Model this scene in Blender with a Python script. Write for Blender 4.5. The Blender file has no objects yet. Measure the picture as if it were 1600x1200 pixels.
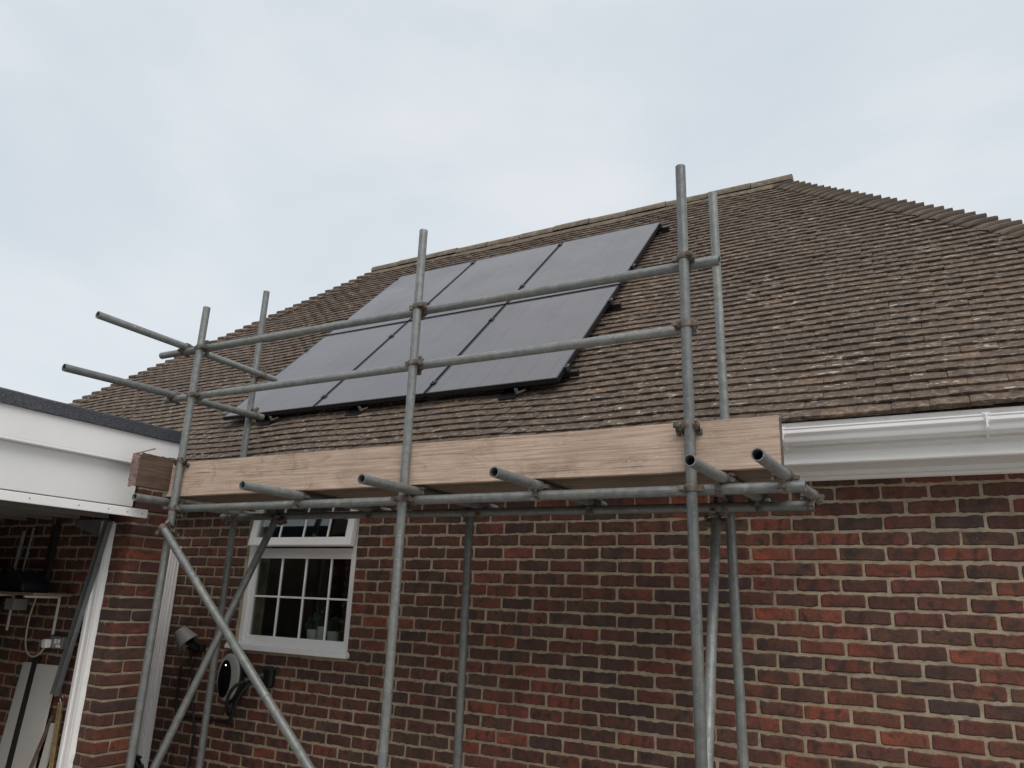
import bpy, math, random
from mathutils import Vector, Matrix, noise
random.seed(7)
R = math.radians
SC = bpy.context.scene
COL = SC.collection

# ------------------------------------------------------------------ camera
cam_d = bpy.data.cameras.new('camera'); cam = bpy.data.objects.new('camera', cam_d); COL.objects.link(cam)
cam_d.sensor_width = 36.0; cam_d.lens = 36.0 * 1188.81 / 1600.0
cam_d.clip_start = 0.05; cam_d.clip_end = 4000
_y, _p, _r = R(29.6955), R(16.0894), R(-2.3076)
_M = Matrix.Rotation(_y, 3, 'Z') @ Matrix.Rotation(_p, 3, 'X') @ Matrix.Rotation(_r, 3, 'Y')
_rt, _fw, _up = _M.col[0], _M.col[1], _M.col[2]
CAM = Vector((4.543, -4.387, 1.5115))
_m = Matrix(((_rt.x, _up.x, -_fw.x, CAM.x), (_rt.y, _up.y, -_fw.y, CAM.y), (_rt.z, _up.z, -_fw.z, CAM.z), (0, 0, 0, 1)))
cam.matrix_world = _m
SC.camera = cam

# ------------------------------------------------------------------ world: overcast sky
SUN_EL, SUN_AZ = R(50), R(138)          # azimuth measured from +Y towards +X
world = bpy.data.worlds.new('World'); SC.world = world; world.use_nodes = True
nt = world.node_tree; nt.nodes.clear()
N = nt.nodes.new; Lk = nt.links.new
out = N('ShaderNodeOutputWorld'); bg = N('ShaderNodeBackground')
sky = N('ShaderNodeTexSky'); sky.sky_type = 'NISHITA'; sky.sun_disc = False
sky.sun_elevation = SUN_EL; sky.sun_rotation = SUN_AZ; sky.air_density = 1.0; sky.dust_density = 3.0
tc = N('ShaderNodeTexCoord'); mp = N('ShaderNodeMapping'); mp.inputs['Scale'].default_value = (1.0, 1.0, 2.2)
Lk(tc.outputs['Generated'], mp.inputs['Vector'])
n1 = N('ShaderNodeTexNoise'); n1.inputs['Scale'].default_value = 1.7; n1.inputs['Detail'].default_value = 5; n1.inputs['Roughness'].default_value = .5; n1.inputs['Distortion'].default_value = .35
Lk(mp.outputs[0], n1.inputs['Vector'])
cr = N('ShaderNodeValToRGB'); cr.color_ramp.interpolation = 'EASE'
cr.color_ramp.elements[0].position = .34; cr.color_ramp.elements[0].color = (6.0, 6.6, 7.1, 1)
cr.color_ramp.elements[1].position = .68; cr.color_ramp.elements[1].color = (7.3, 7.6, 7.85, 1)
Lk(n1.outputs['Fac'], cr.inputs['Fac'])
mx = N('ShaderNodeMixRGB'); mx.inputs[0].default_value = .88
Lk(sky.outputs[0], mx.inputs[1]); Lk(cr.outputs[0], mx.inputs[2])
Lk(mx.outputs[0], bg.inputs['Color']); bg.inputs['Strength'].default_value = .1
Lk(bg.outputs[0], out.inputs['Surface'])

sun_d = bpy.data.lights.new('sun', 'SUN'); sun_d.energy = 1.5; sun_d.angle = R(40); sun_d.color = (1.0, .92, .82)
sun = bpy.data.objects.new('sun', sun_d); COL.objects.link(sun)
_sd = Vector((math.sin(SUN_AZ) * math.cos(SUN_EL), math.cos(SUN_AZ) * math.cos(SUN_EL), math.sin(SUN_EL)))
sun.rotation_euler = _sd.to_track_quat('Z', 'Y').to_euler(); sun.location = (0, 0, 30)

vs = SC.view_settings
vs.view_transform = 'Standard'; vs.look = 'None'; vs.exposure = 0.22; vs.gamma = 1.0; vs.use_curve_mapping = False
SC.cycles.max_bounces = 8

# ------------------------------------------------------------------ materials
class NT:
    def __init__(s, name):
        s.m = bpy.data.materials.new(name); s.m.use_nodes = True; s.t = s.m.node_tree
        s.b = s.t.nodes['Principled BSDF']
    def n(s, typ, **kw):
        nd = s.t.nodes.new(typ)
        for k, v in kw.items():
            if k in nd.inputs: nd.inputs[k].default_value = v
            else: setattr(nd, k, v)
        return nd
    def l(s, a, b): s.t.links.new(a, b)
    def noise(s, vec, scale, detail=4, rough=.55, dist=0):
        nd = s.n('ShaderNodeTexNoise'); nd.inputs['Scale'].default_value = scale; nd.inputs['Detail'].default_value = detail
        nd.inputs['Roughness'].default_value = rough; nd.inputs['Distortion'].default_value = dist
        if vec is not None: s.l(vec, nd.inputs['Vector'])
        return nd.outputs['Fac']
    def ramp(s, fac, stops, interp='LINEAR'):
        nd = s.n('ShaderNodeValToRGB'); e = nd.color_ramp.elements; nd.color_ramp.interpolation = interp
        while len(e) < len(stops): e.new(.5)
        for i, (p, c) in enumerate(stops):
            e[i].position = p
            e[i].color = (c[0], c[1], c[2], 1) if hasattr(c, '__len__') else (c, c, c, 1)
        s.l(fac, nd.inputs['Fac']); return nd.outputs['Color']
    def mix(s, fac, a, b, mode='MIX'):
        nd = s.n('ShaderNodeMixRGB'); nd.blend_type = mode
        for i, v in ((0, fac), (1, a), (2, b)):
            if hasattr(v, 'is_output'): s.l(v, nd.inputs[i])
            elif i == 0: nd.inputs[0].default_value = v
            else: nd.inputs[i].default_value = (v[0], v[1], v[2], 1)
        return nd.outputs[0]
    def math(s, op, a, b=0.0):
        nd = s.n('ShaderNodeMath'); nd.operation = op
        for i, v in ((0, a), (1, b)):
            if hasattr(v, 'is_output'): s.l(v, nd.inputs[i])
            else: nd.inputs[i].default_value = v
        return nd.outputs[0]
    def pos(s, scale=(1, 1, 1)):
        g = s.n('ShaderNodeNewGeometry'); mp = s.n('ShaderNodeMapping'); mp.inputs['Scale'].default_value = scale
        s.l(g.outputs['Position'], mp.inputs['Vector']); return mp.outputs[0]
    def obj(s, scale=(1, 1, 1)):
        g = s.n('ShaderNodeTexCoord'); mp = s.n('ShaderNodeMapping'); mp.inputs['Scale'].default_value = scale
        s.l(g.outputs['Object'], mp.inputs['Vector']); return mp.outputs[0]
    def attr(s, name):
        a = s.n('ShaderNodeAttribute'); a.attribute_name = name; return a
    def bump(s, h, strength=.3, dist=.01):
        b = s.n('ShaderNodeBump'); b.inputs['Strength'].default_value = strength; b.inputs['Distance'].default_value = dist
        s.l(h, b.inputs['Height']); s.l(b.outputs[0], s.b.inputs['Normal'])
    def set(s, color=None, rough=None, metal=None, **kw):
        for k, v in (('Base Color', color), ('Roughness', rough), ('Metallic', metal)):
            if v is None: continue
            if hasattr(v, 'is_output'): s.l(v, s.b.inputs[k])
            elif k == 'Base Color': s.b.inputs[k].default_value = (v[0], v[1], v[2], 1)
            else: s.b.inputs[k].default_value = v
        for k, v in kw.items(): s.b.inputs[k].default_value = v
        return s.m

MAT = {}
def simple(name, col, rough=.5, metal=0.0, var=.12, sc=9.0, **kw):
    t = NT(name); P = t.pos()
    f = t.noise(P, sc, 5, .6)
    c = t.mix(t.ramp(f, [(.3, 0.0), (.7, 1.0)]), [x * (1 - var) for x in col], [min(1, x * (1 + var)) for x in col])
    t.bump(t.noise(P, sc * 14, 3), .08, .004)
    MAT[name] = t.set(c, rough, metal, **kw); return MAT[name]

def mat_brick():
    t = NT('brick'); P = t.pos()
    rnd = t.attr('rnd').outputs['Fac']
    uv = t.attr('UVMap').outputs['Vector']
    base = t.ramp(rnd, [(0, (.085, .043, .033)), (.12, (.064, .040, .035)), (.23, (.112, .050, .036)), (.38, (.094, .039, .030)),
                        (.50, (.128, .050, .035)), (.62, (.096, .055, .039)), (.72, (.142, .049, .034)), (.82, (.112, .043, .032)),
                        (.92, (.160, .056, .037)), (.967, (.20, .068, .041)), (.99, (.235, .082, .047))], 'CONSTANT')
    # kiln bands along the brick, different on every brick
    sx = t.n('ShaderNodeSeparateXYZ'); t.l(uv, sx.inputs[0])
    cb = t.n('ShaderNodeCombineXYZ'); t.l(sx.outputs[0], cb.inputs[0]); t.l(t.math('MULTIPLY', rnd, 371.0), cb.inputs[1])
    t.l(t.math('MULTIPLY', sx.outputs[1], .25), cb.inputs[2])
    band = t.noise(cb.outputs[0], 2.6, 2, .5, .4)
    bandf = t.ramp(band, [(.42, 0.0), (.62, 1.0)])
    redder = t.mix(1.0, base, (1.65, 1.25, 1.12), 'MULTIPLY')
    c = t.mix(bandf, base, redder)
    darkf = t.ramp(t.noise(cb.outputs[0], 4.3, 2, .5), [(.54, 0.0), (.68, .75)])
    c = t.mix(darkf, c, (.036, .025, .024))
    g = t.noise(P, 55, 6, .7)
    c = t.mix(t.ramp(g, [(.30, .60), (.58, 0.0)]), c, (.026, .017, .015))
    # pale dust bloom and mortar smears
    s = t.noise(P, 9, 5, .7)
    c = t.mix(t.ramp(s, [(.48, 0.0), (.80, .26)]), c, (.17, .135, .11))
    sp = t.noise(P, 130, 2, .5)
    c = t.mix(t.ramp(sp, [(.735, 0.0), (.76, .7)]), c, (.5, .47, .42))
    big = t.noise(P, .9, 4, .55)
    c = t.mix(t.ramp(big, [(.40, .34), (.58, 0.0)]), c, (.030, .022, .019))
    eff = t.noise(t.pos((2.2, 2.2, .7)), 2.3, 5, .7)
    c = t.mix(t.ramp(eff, [(.64, 0.0), (.80, .32)]), c, (.30, .25, .20))
    t.bump(t.noise(P, 90, 6, .65), .55, .007)
    MAT['brick'] = t.set(c, .88)
mat_brick()
def mat_mortar():
    t = NT('mortar'); P = t.pos()
    f = t.noise(P, 14, 6, .65)
    c = t.ramp(f, [(.25, (.24, .19, .13)), (.5, (.385, .32, .23)), (.75, (.50, .43, .32))])
    d = t.noise(P, 2.2, 3, .5)
    c = t.mix(t.ramp(d, [(.45, 0.0), (.75, .45)]), c, (.20, .165, .115))
    t.bump(t.noise(P, 70, 6, .7), .8, .012)
    MAT['mortar'] = t.set(c, .95)
mat_mortar()
def mat_tile():
    t = NT('roof_tile'); P = t.pos()
    rnd = t.attr('rnd').outputs['Fac']
    base = t.ramp(rnd, [(0, (.138, .097, .070)), (.2, (.155, .108, .077)), (.4, (.118, .083, .063)), (.56, (.165, .113, .079)), (.72, (.140, .101, .076)), (.88, (.170, .118, .083)), (.97, (.20, .133, .086))], 'CONSTANT')
    mm = t.noise(P, 16, 5, .68)
    base = t.mix(t.ramp(mm, [(.36, .6), (.56, 0.0)]), base, (.078, .058, .050))
    base = t.mix(t.ramp(mm, [(.56, 0.0), (.72, .55)]), base, (.25, .185, .125))
    m = t.noise(P, 1.1, 5, .6)
    c = t.mix(t.ramp(m, [(.40, 0.0), (.64, .65)]), base, (.092, .068, .056))
    g = t.noise(P, 34, 6, .7)
    c = t.mix(t.ramp(g, [(.34, .85), (.54, 0.0)]), c, (.045, .034, .028))
    w = t.noise(t.pos((1, 1, 2.2)), 24, 4, .6, .3)
    c = t.mix(t.ramp(w, [(.55, 0.0), (.66, .75)]), c, (.30, .245, .185))
    l = t.noise(t.pos((1, 1.5, 1.5)), 13, 4, .6)
    dens = t.ramp(t.noise(P, 1.3, 4, .6), [(.38, .25), (.62, 1.0)])
    c = t.mix(t.math('MULTIPLY', t.ramp(l, [(.62, 0.0), (.66, .9)]), dens), c, (.46, .43, .37))
    moss = t.math('MULTIPLY', t.ramp(t.noise(P, 19, 5, .7), [(.58, 0.0), (.68, .7)]), t.ramp(t.noise(P, 1.0, 3, .6), [(.5, 0.0), (.68, 1.0)]))
    c = t.mix(moss, c, (.070, .052, .038))
    o = t.noise(P, 7, 4, .6)
    c = t.mix(t.ramp(o, [(.62, 0.0), (.76, .4)]), c, (.21, .13, .075))
    t.bump(t.noise(P, 60, 6, .7), .6, .008)
    MAT['tile'] = t.set(c, .92)
mat_tile()
def mat_ridge():
    t = NT('ridge_tile'); P = t.pos()
    c = t.ramp(t.noise(P, 12, 6, .7), [(.25, (.085, .067, .052)), (.5, (.165, .13, .098)), (.75, (.27, .225, .175))])
    c = t.mix(t.ramp(t.noise(P, 5, 4, .6), [(.55, 0.0), (.68, .6)]), c, (.13, .11, .07))
    c = t.mix(t.ramp(t.noise(P, 30, 4, .6), [(.62, 0.0), (.72, .7)]), c, (.45, .42, .35))
    t.bump(t.noise(P, 50, 6, .7), .7, .012)
    MAT['ridge'] = t.set(c, .95)
mat_ridge()
def mat_hip():
    t = NT('hip_tile'); P = t.pos()
    rnd = t.attr('rnd').outputs['Fac']
    c = t.ramp(rnd, [(0, (.086, .067, .053)), (.35, (.125, .095, .073)), (.7, (.098, .077, .061)), (1, (.15, .112, .082))])
    c = t.mix(t.ramp(t.noise(P, 15, 6, .7), [(.45, 0.0), (.7, .5)]), c, (.14, .125, .10))
    c = t.mix(t.ramp(t.noise(P, 24, 4, .6), [(.68, 0.0), (.74, .7)]), c, (.3, .28, .23))
    t.bump(t.noise(P, 50, 6, .7), .6, .008)
    MAT['hip'] = t.set(c, .92)
mat_hip()
def mat_galv():
    t = NT('galvanised_tube'); P = t.pos()
    v = t.attr('rnd').outputs['Fac']
    O = t.attr('UVMap').outputs['Vector']
    mp = t.n('ShaderNodeMapping'); t.l(O, mp.inputs['Vector']); mp.inputs['Scale'].default_value = (14, .9, 1)
    st = t.noise(mp.outputs[0], 3, 5, .65)
    c = t.ramp(st, [(.3, (.145, .158, .158)), (.5, (.215, .23, .228)), (.72, (.32, .335, .33))])
    c = t.mix(t.ramp(t.noise(P, 24, 6, .65), [(.35, .6), (.6, 0.0)]), c, (.11, .12, .118))
    c = t.mix(t.ramp(t.noise(P, 5, 4, .6), [(.52, 0.0), (.72, .45)]), c, (.25, .235, .20))
    c = t.mix(t.ramp(t.noise(P, 120, 2, .5), [(.70, 0.0), (.74, .8)]), c, (.62, .61, .57))
    c = t.mix(t.ramp(t.noise(P, 75, 3, .6), [(.68, 0.0), (.73, .7)]), c, (.07, .066, .06))
    c = t.mix(t.ramp(t.noise(t.pos((1, 1, 1)), 11, 5, .7), [(.60, 0.0), (.70, .55)]), c, (.40, .395, .375))
    c = t.mix(t.ramp(t.noise(P, 17, 5, .7), [(.66, 0.0), (.74, .6)]), c, (.135, .10, .075))
    hs = t.n('ShaderNodeHueSaturation'); t.l(c, hs.inputs['Color']); t.l(t.math('ADD', t.math('MULTIPLY', v, .4), .8), hs.inputs['Value'])
    rg = t.ramp(t.noise(P, 30, 4, .6), [(.3, .38), (.7, .62)])
    t.bump(t.noise(P, 160, 4, .6), .15, .003)
    MAT['galv'] = t.set(hs.outputs[0], rg, .35)
mat_galv()
def mat_rust():
    t = NT('rusty_coupler'); P = t.pos()
    c = t.ramp(t.noise(P, 26, 5, .65), [(.3, (.07, .056, .048)), (.5, (.15, .125, .107)), (.7, (.26, .235, .205))])
    c = t.mix(t.ramp(t.noise(P, 40, 4, .6), [(.58, 0.0), (.66, .7)]), c, (.10, .05, .03))
    t.bump(t.noise(P, 120, 5, .7), .5, .004)
    MAT['rust'] = t.set(c, .7, .35)
mat_rust()
def mat_wood(name, cols, along='x', sc=1.0, speck=.6):
    t = NT(name)
    k = (1.3, 22, 22) if along == 'x' else (22, 1.3, 22)
    P = t.pos(k)
    f = t.noise(P, 3.4 * sc, 8, .68, .35)
    c = t.ramp(f, [(.25, cols[0]), (.5, cols[1]), (.75, cols[2])])
    W = t.pos()
    c = t.mix(t.ramp(t.noise(W, 3.0, 4, .6), [(.42, 0.0), (.75, .55)]), c, [x * .62 for x in cols[1]])
    # fine cracks along the grain
    k2 = (.9, 60, 60) if along == 'x' else (60, .9, 60)
    cr_ = t.noise(t.pos(k2), 1.1, 3, .55, .25)
    c = t.mix(t.ramp(cr_, [(.63, 0.0), (.67, .8)]), c, [x * .36 for x in cols[0]])
    c = t.mix(t.ramp(t.noise(t.pos(k2), 2.6, 4, .6), [(.38, .5), (.52, 0.0)]), c, [x * .75 for x in cols[0]])
    st_ = t.noise(t.pos((2.6, 2.6, 5)), 1.9, 6, .72, .8)
    c = t.mix(t.ramp(st_, [(.53, 0.0), (.70, .55)]), c, [cols[0][0] * .62, cols[0][1] * .56, cols[0][2] * .52])
    sc_ = t.noise(t.pos((26, 26, 7)), 1.3, 4, .7, .4)
    c = t.mix(t.ramp(sc_, [(.66, 0.0), (.74, .5)]), c, [x * .5 for x in cols[0]])
    # dark knocks and knots
    k3 = (9, 6, 4) if along == 'x' else (6, 9, 4)
    c = t.mix(t.ramp(t.noise(t.pos(k3), 1.6, 5, .7, .6), [(.68, 0.0), (.76, .65)]), c, [x * .42 for x in cols[0]])
    c = t.mix(t.ramp(t.noise(W, 85, 2, .5), [(.715, 0.0), (.74, speck)]), c, (.72, .70, .66))
    t.bump(t.noise(t.pos(k2), 3.0, 5, .6), .35, .004)
    MAT[name] = t.set(c, .85)
mat_wood('toe_wood', [(.345, .245, .185), (.56, .425, .335), (.67, .537, .445)])
mat_wood('old_wood', [(.075, .048, .032), (.13, .085, .056), (.19, .13, .088)], 'y', 1, .1)
mat_wood('board_wood', [(.13, .095, .066), (.20, .15, .108), (.26, .20, .15)])
mat_wood('ply', [(.22, .15, .10), (.30, .215, .15), (.36, .27, .19)], 'x', 1, 0)
simple('upvc', (.86, .865, .88), .32, 0, .025, 2.0)
simple('upvc_soft', (.87, .875, .88), .42, 0, .03, 2.0)
simple('soffit_white', (.80, .80, .79), .5, 0, .04, 3.0)
simple('eaves_plastic', (.62, .61, .59), .7)
simple('black_plastic', (.012, .012, .013), .38, 0, .2)
simple('black_gloss', (.006, .006, .008), .08, 0, .1)
simple('black_rubber', (.014, .014, .014), .6, 0, .2)
simple('black_metal', (.010, .010, .013), .42, 0, .2)
simple('grey_plastic', (.27, .265, .26), .5, 0, .06)
simple('charger_grey', (.33, .34, .325), .38, 0, .04)
simple('steel_arm', (.22, .235, .245), .48, .5, .2)
simple('clamp_alu', (.35, .35, .36), .4, .6, .1)
simple('clamp_dark', (.07, .07, .075), .4, .4, .1)
simple('leaning_white', (.52, .52, .50), .6, 0, .04, 3)
simple('cable_cream', (.50, .42, .32), .5, 0, .05)
simple('dark_box', (.010, .012, .020), .5, 0, .2)
simple('dark_stain', (.022, .017, .015), .7, 0, .2)
simple('brass_spring', (.34, .25, .13), .5, .3, .3, 40)
simple('red_paint', (.30, .02, .025), .5)
simple('interior', (.13, .145, .14), .9, 0, .1)
simple('garage_inner', (.16, .15, .14), .95, 0, .1)
simple('pot_white', (.74, .74, .72), .4, 0, .05)
simple('leaf', (.035, .07, .025), .6, 0, .4, 40)
simple('red_tape', (.21, .145, .13), .8, 0, .6, 45)
simple('dull_brick', (.10, .085, .075), .9, 0, .3, 5)
simple('dull_tile', (.10, .08, .07), .9, 0, .3, 5)
def mat_felt():
    t = NT('mineral_felt'); P = t.pos()
    c = t.ramp(t.noise(P, 130, 3, .7), [(.34, (.018, .021, .028)), (.5, (.052, .058, .070)), (.68, (.15, .16, .18))])
    c = t.mix(t.ramp(t.noise(P, 3, 4, .6), [(.4, 0.0), (.7, .3)]), c, (.10, .105, .115))
    t.bump(t.noise(P, 260, 3, .7), .6, .004)
    MAT['felt'] = t.set(c, .95)
mat_felt()
def mat_panel():
    t = NT('panel_glass')
    uv = t.attr('UVMap').outputs['Vector']
    w = t.n('ShaderNodeTexWave'); w.wave_type = 'BANDS'; w.bands_direction = 'Y'; w.inputs['Scale'].default_value = 9.5; w.inputs['Distortion'].default_value = 0
    t.l(uv, w.inputs['Vector'])
    c = t.mix(t.ramp(w.outputs['Fac'], [(.90, 0.0), (.99, 1.0)]), (.064, .053, .060), (.10, .088, .098))
    w2 = t.n('ShaderNodeTexWave'); w2.wave_type = 'BANDS'; w2.bands_direction = 'X'; w2.inputs['Scale'].default_value = 1.76; t.l(uv, w2.inputs['Vector'])
    c = t.mix(t.ramp(w2.outputs['Fac'], [(.985, 0.0), (.999, .7)]), c, (.022, .021, .028))
    dst = t.noise(t.pos((1, 3, 3)), 2.4, 6, .7)
    c = t.mix(t.ramp(dst, [(.45, 0.0), (.78, .22)]), c, (.13, .12, .12))
    d = t.noise(t.pos(), 1.6, 4, .6)
    rg = t.ramp(d, [(.3, .14), (.7, .34)])
    MAT['panel'] = t.set(c, rg, 0.0, **{'IOR': 1.8, 'Specular IOR Level': .8})
mat_panel()
def mat_glass():
    t = NT('window_glass'); m = t.m
    t.t.nodes.remove(t.b)
    o = t.t.nodes['Material Output']
    tr = t.n('ShaderNodeBsdfTransparent'); tr.inputs[0].default_value = (.82, .86, .85, 1)
    gl = t.n('ShaderNodeBsdfGlossy'); gl.inputs['Roughness'].default_value = .015
    ge = t.n('ShaderNodeNewGeometry'); dt = t.n('ShaderNodeVectorMath'); dt.operation = 'DOT_PRODUCT'
    t.l(ge.outputs['Incoming'], dt.inputs[0]); t.l(ge.outputs['Normal'], dt.inputs[1])
    sch = t.math('POWER', t.math('SUBTRACT', 1.0, t.math('ABSOLUTE', dt.outputs['Value'])), 5.0)     # Schlick reflectance, same from both faces
    f2 = t.math('ADD', t.math('MULTIPLY', sch, .90), .085)
    mxs = t.n('ShaderNodeMixShader'); t.l(f2, mxs.inputs[0]); t.l(tr.outputs[0], mxs.inputs[1]); t.l(gl.outputs[0], mxs.inputs[2])
    t.l(mxs.outputs[0], o.inputs['Surface']); MAT['glass'] = m
mat_glass()
def mat_ground():
    t = NT('driveway'); P = t.pos()
    b = t.n('ShaderNodeTexBrick'); b.inputs['Scale'].default_value = 5.0; b.inputs['Mortar Size'].default_value = .015
    b.inputs['Color1'].default_value = (.47, .44, .40, 1); b.inputs['Color2'].default_value = (.52, .49, .45, 1); b.inputs['Mortar'].default_value = (.12, .11, .10, 1)
    t.l(P, b.inputs['Vector'])
    c = t.mix(t.ramp(t.noise(P, 1.5, 5, .6), [(.35, 0.0), (.7, .5)]), b.outputs['Color'], (.33, .31, .28))
    t.bump(t.noise(P, 40, 5, .6), .4, .01)
    MAT['ground'] = t.set(c, .9)
mat_ground()
def mat_led():
    t = NT('status_light'); MAT['led'] = t.set((1, 1, 1), .3, **{'Emission Color': (1, 1, 1, 1), 'Emission Strength': 3.0})
mat_led()

# ------------------------------------------------------------------ mesh helpers
class MB:
    def __init__(s): s.v = []; s.f = []; s.r = []; s.uv = []
    def add(s, verts, faces, rnd=.5, uvs=None):
        o = len(s.v); s.v += [tuple(x) for x in verts]
        for i, f in enumerate(faces):
            s.f.append([a + o for a in f]); s.r.append(rnd)
            s.uv.append(uvs[i] if uvs else [(0, 0)] * len(f))
        return s
    def box(s, a, b, rnd=.5):
        x0, x1 = sorted((a[0], b[0])); y0, y1 = sorted((a[1], b[1])); z0, z1 = sorted((a[2], b[2]))
        v = [(x0, y0, z0), (x1, y0, z0), (x1, y1, z0), (x0, y1, z0), (x0, y0, z1), (x1, y0, z1), (x1, y1, z1), (x0, y1, z1)]
        return s.add(v, [(0, 3, 2, 1), (4, 5, 6, 7), (0, 1, 5, 4), (1, 2, 6, 5), (2, 3, 7, 6), (3, 0, 4, 7)], rnd)
    def obox(s, c, ax, ay, az, hx, hy, hz, rnd=.5):       # oriented box
        c = Vector(c); v = []
        for k in (-1, 1):
            for j, i in ((-1, -1), (-1, 1), (1, 1), (1, -1)):
                v.append(c + ax * (i * hx) + ay * (j * hy) + az * (k * hz))
        return s.add(v, [(0, 3, 2, 1), (4, 5, 6, 7), (0, 1, 5, 4), (1, 2, 6, 5), (2, 3, 7, 6), (3, 0, 4, 7)], rnd)
    def prism_x(s, prof, x0, x1, rnd=.5):                 # closed (y,z) profile swept along x
        n = len(prof); v = [(x0, y, z) for y, z in prof] + [(x1, y, z) for y, z in prof]
        f = [(i, (i + 1) % n, n + (i + 1) % n, n + i) for i in range(n)] + [tuple(range(n))[::-1], tuple(range(n, 2 * n))]
        return s.add(v, f, rnd)
    def tube(s, p0, p1, r, r1=None, seg=20, hollow=0.0, rnd=.5, cap=True):
        p0 = Vector(p0); p1 = Vector(p1); d = (p1 - p0).normalized(); r1 = r if r1 is None else r1
        u = d.orthogonal().normalized(); w = d.cross(u); L = (p1 - p0).length
        rings = [(p0, r), (p1, r1)]
        if hollow:
            rings = [(p0 + d * .0, hollow), (p0, r), (p1, r1), (p1, hollow)]
        v = []; uvs = []; f = []
        for c, rr in rings:
            for i in range(seg):
                a = 2 * math.pi * i / seg; v.append(c + (u * math.cos(a) + w * math.sin(a)) * rr)
        nr = len(rings)
        pairs = [(k, k + 1) for k in range(nr - 1)] + ([(3, 0)] if hollow else [])
        for k, k2 in pairs:
            for i in range(seg):
                j = (i + 1) % seg
                f.append((k * seg + i, k2 * seg + i, k2 * seg + j, k * seg + j)[::-1])
                l0, l1 = (0, 0) if (k, k2) == (0, 1) and hollow else (0, L)
                uvs.append([(i / seg, l0), (i / seg, l1), ((i + 1) / seg, l1), ((i + 1) / seg, l0)][::-1])
        if not hollow and cap:
            f.append(tuple(range(seg))); uvs.append([(0, 0)] * seg)
            f.append(tuple(range((nr - 1) * seg, nr * seg))[::-1]); uvs.append([(0, 0)] * seg)
        return s.add(v, f, rnd, uvs)
    def sweep(s, pts, r, seg=10, rnd=.5):                 # round cable through points (Catmull-Rom)
        P = [Vector(p) for p in pts]; Q = []
        for i in range(len(P) - 1):
            a = P[max(i - 1, 0)]; b = P[i]; c = P[i + 1]; d = P[min(i + 2, len(P) - 1)]
            for k in range(6):
                t = k / 6
                Q.append(.5 * ((2 * b) + (c - a) * t + (2 * a - 5 * b + 4 * c - d) * t * t + (3 * b - a - 3 * c + d) * t ** 3))
        Q.append(P[-1]); v = []; f = []
        u = None
        for i, q in enumerate(Q):
            d = (Q[min(i + 1, len(Q) - 1)] - Q[max(i - 1, 0)]).normalized()
            u = d.orthogonal().normalized() if u is None else (u - d * u.dot(d)).normalized()
            w = d.cross(u)
            for k in range(seg):
                a = 2 * math.pi * k / seg; v.append(q + (u * math.cos(a) + w * math.sin(a)) * r)
        for i in range(len(Q) - 1):
            for k in range(seg):
                j = (k + 1) % seg; f.append((i * seg + k, i * seg + j, (i + 1) * seg + j, (i + 1) * seg + k))
        f.append(tuple(range(seg))[::-1]); f.append(tuple(range((len(Q) - 1) * seg, len(Q) * seg)))
        return s.add(v, f, rnd)
    def lathe(s, c, axis, prof, seg=28, rnd=.5, ell=(1, 1), u=None):
        c = Vector(c); d = Vector(axis).normalized(); u = Vector(u).normalized() if u else d.orthogonal().normalized(); w = d.cross(u); v = []; f = []
        for r, h in prof:
            for k in range(seg):
                a = 2 * math.pi * k / seg; v.append(c + d * h + (u * math.cos(a) * ell[0] + w * math.sin(a) * ell[1]) * r)
        for i in range(len(prof) - 1):
            for k in range(seg):
                j = (k + 1) % seg; f.append((i * seg + k, i * seg + j, (i + 1) * seg + j, (i + 1) * seg + k))
        f.append(tuple(range(seg))[::-1]); f.append(tuple(range((len(prof) - 1) * seg, len(prof) * seg)))
        return s.add(v, f, rnd)
    def mesh(s, name, mat, smooth=None):
        me = bpy.data.meshes.new(name); me.from_pydata(s.v, [], s.f); me.update()
        if mat: me.materials.append(MAT[mat])
        a = me.attributes.new('rnd', 'FLOAT', 'FACE'); a.data.foreach_set('value', s.r)
        uvl = me.uv_layers.new(name='UVMap'); flat = []
        for f in s.uv:
            for q in f: flat += [q[0], q[1]]
        uvl.data.foreach_set('uv', flat)
        if smooth is not None:
            me.polygons.foreach_set('use_smooth', [True] * len(me.polygons)); me.set_sharp_from_angle(angle=R(smooth))
        return me
    def build(s, name, mat, parent=None, smooth=None, bevel=0.0):
        o = bpy.data.objects.new(name, s.mesh(name, mat, smooth)); COL.objects.link(o)
        if parent: o.parent = parent; o.matrix_parent_inverse = parent.matrix_world.inverted()
        if bevel:
            b = o.modifiers.new('bevel', 'BEVEL'); b.width = bevel; b.segments = 2; b.limit_method = 'ANGLE'
        return o

def tag(o, label=None, cat=None, group=None, kind=None):
    for k, v in (('label', label), ('category', cat), ('group', group), ('kind', kind)):
        if v: o[k] = v
    return o
def empty(name, loc, label, cat, group=None):
    o = bpy.data.objects.new(name, None); COL.objects.link(o); o.location = loc; o.matrix_world = Matrix.Translation(loc)
    return tag(o, label, cat, group)
def inst(name, mesh, mat4, parent):
    o = bpy.data.objects.new(name, mesh); COL.objects.link(o)
    o.parent = parent; o.matrix_parent_inverse = parent.matrix_world.inverted(); o.matrix_world = mat4
    o.matrix_basis = mat4
    return o
def to_px(v):                                              # where a point falls in the frame, used to choose the pieces nearest the viewer
    d = Vector(v) - CAM; z = d.dot(_fw)
    if z <= .1: return None
    return 800 + 1188.81 * d.dot(_rt) / z, 600 - 1188.81 * d.dot(_up) / z
def in_view(v, m=20):
    q = to_px(v); return bool(q) and -m < q[0] < 1600 + m and -m < q[1] < 1200 + m

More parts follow.
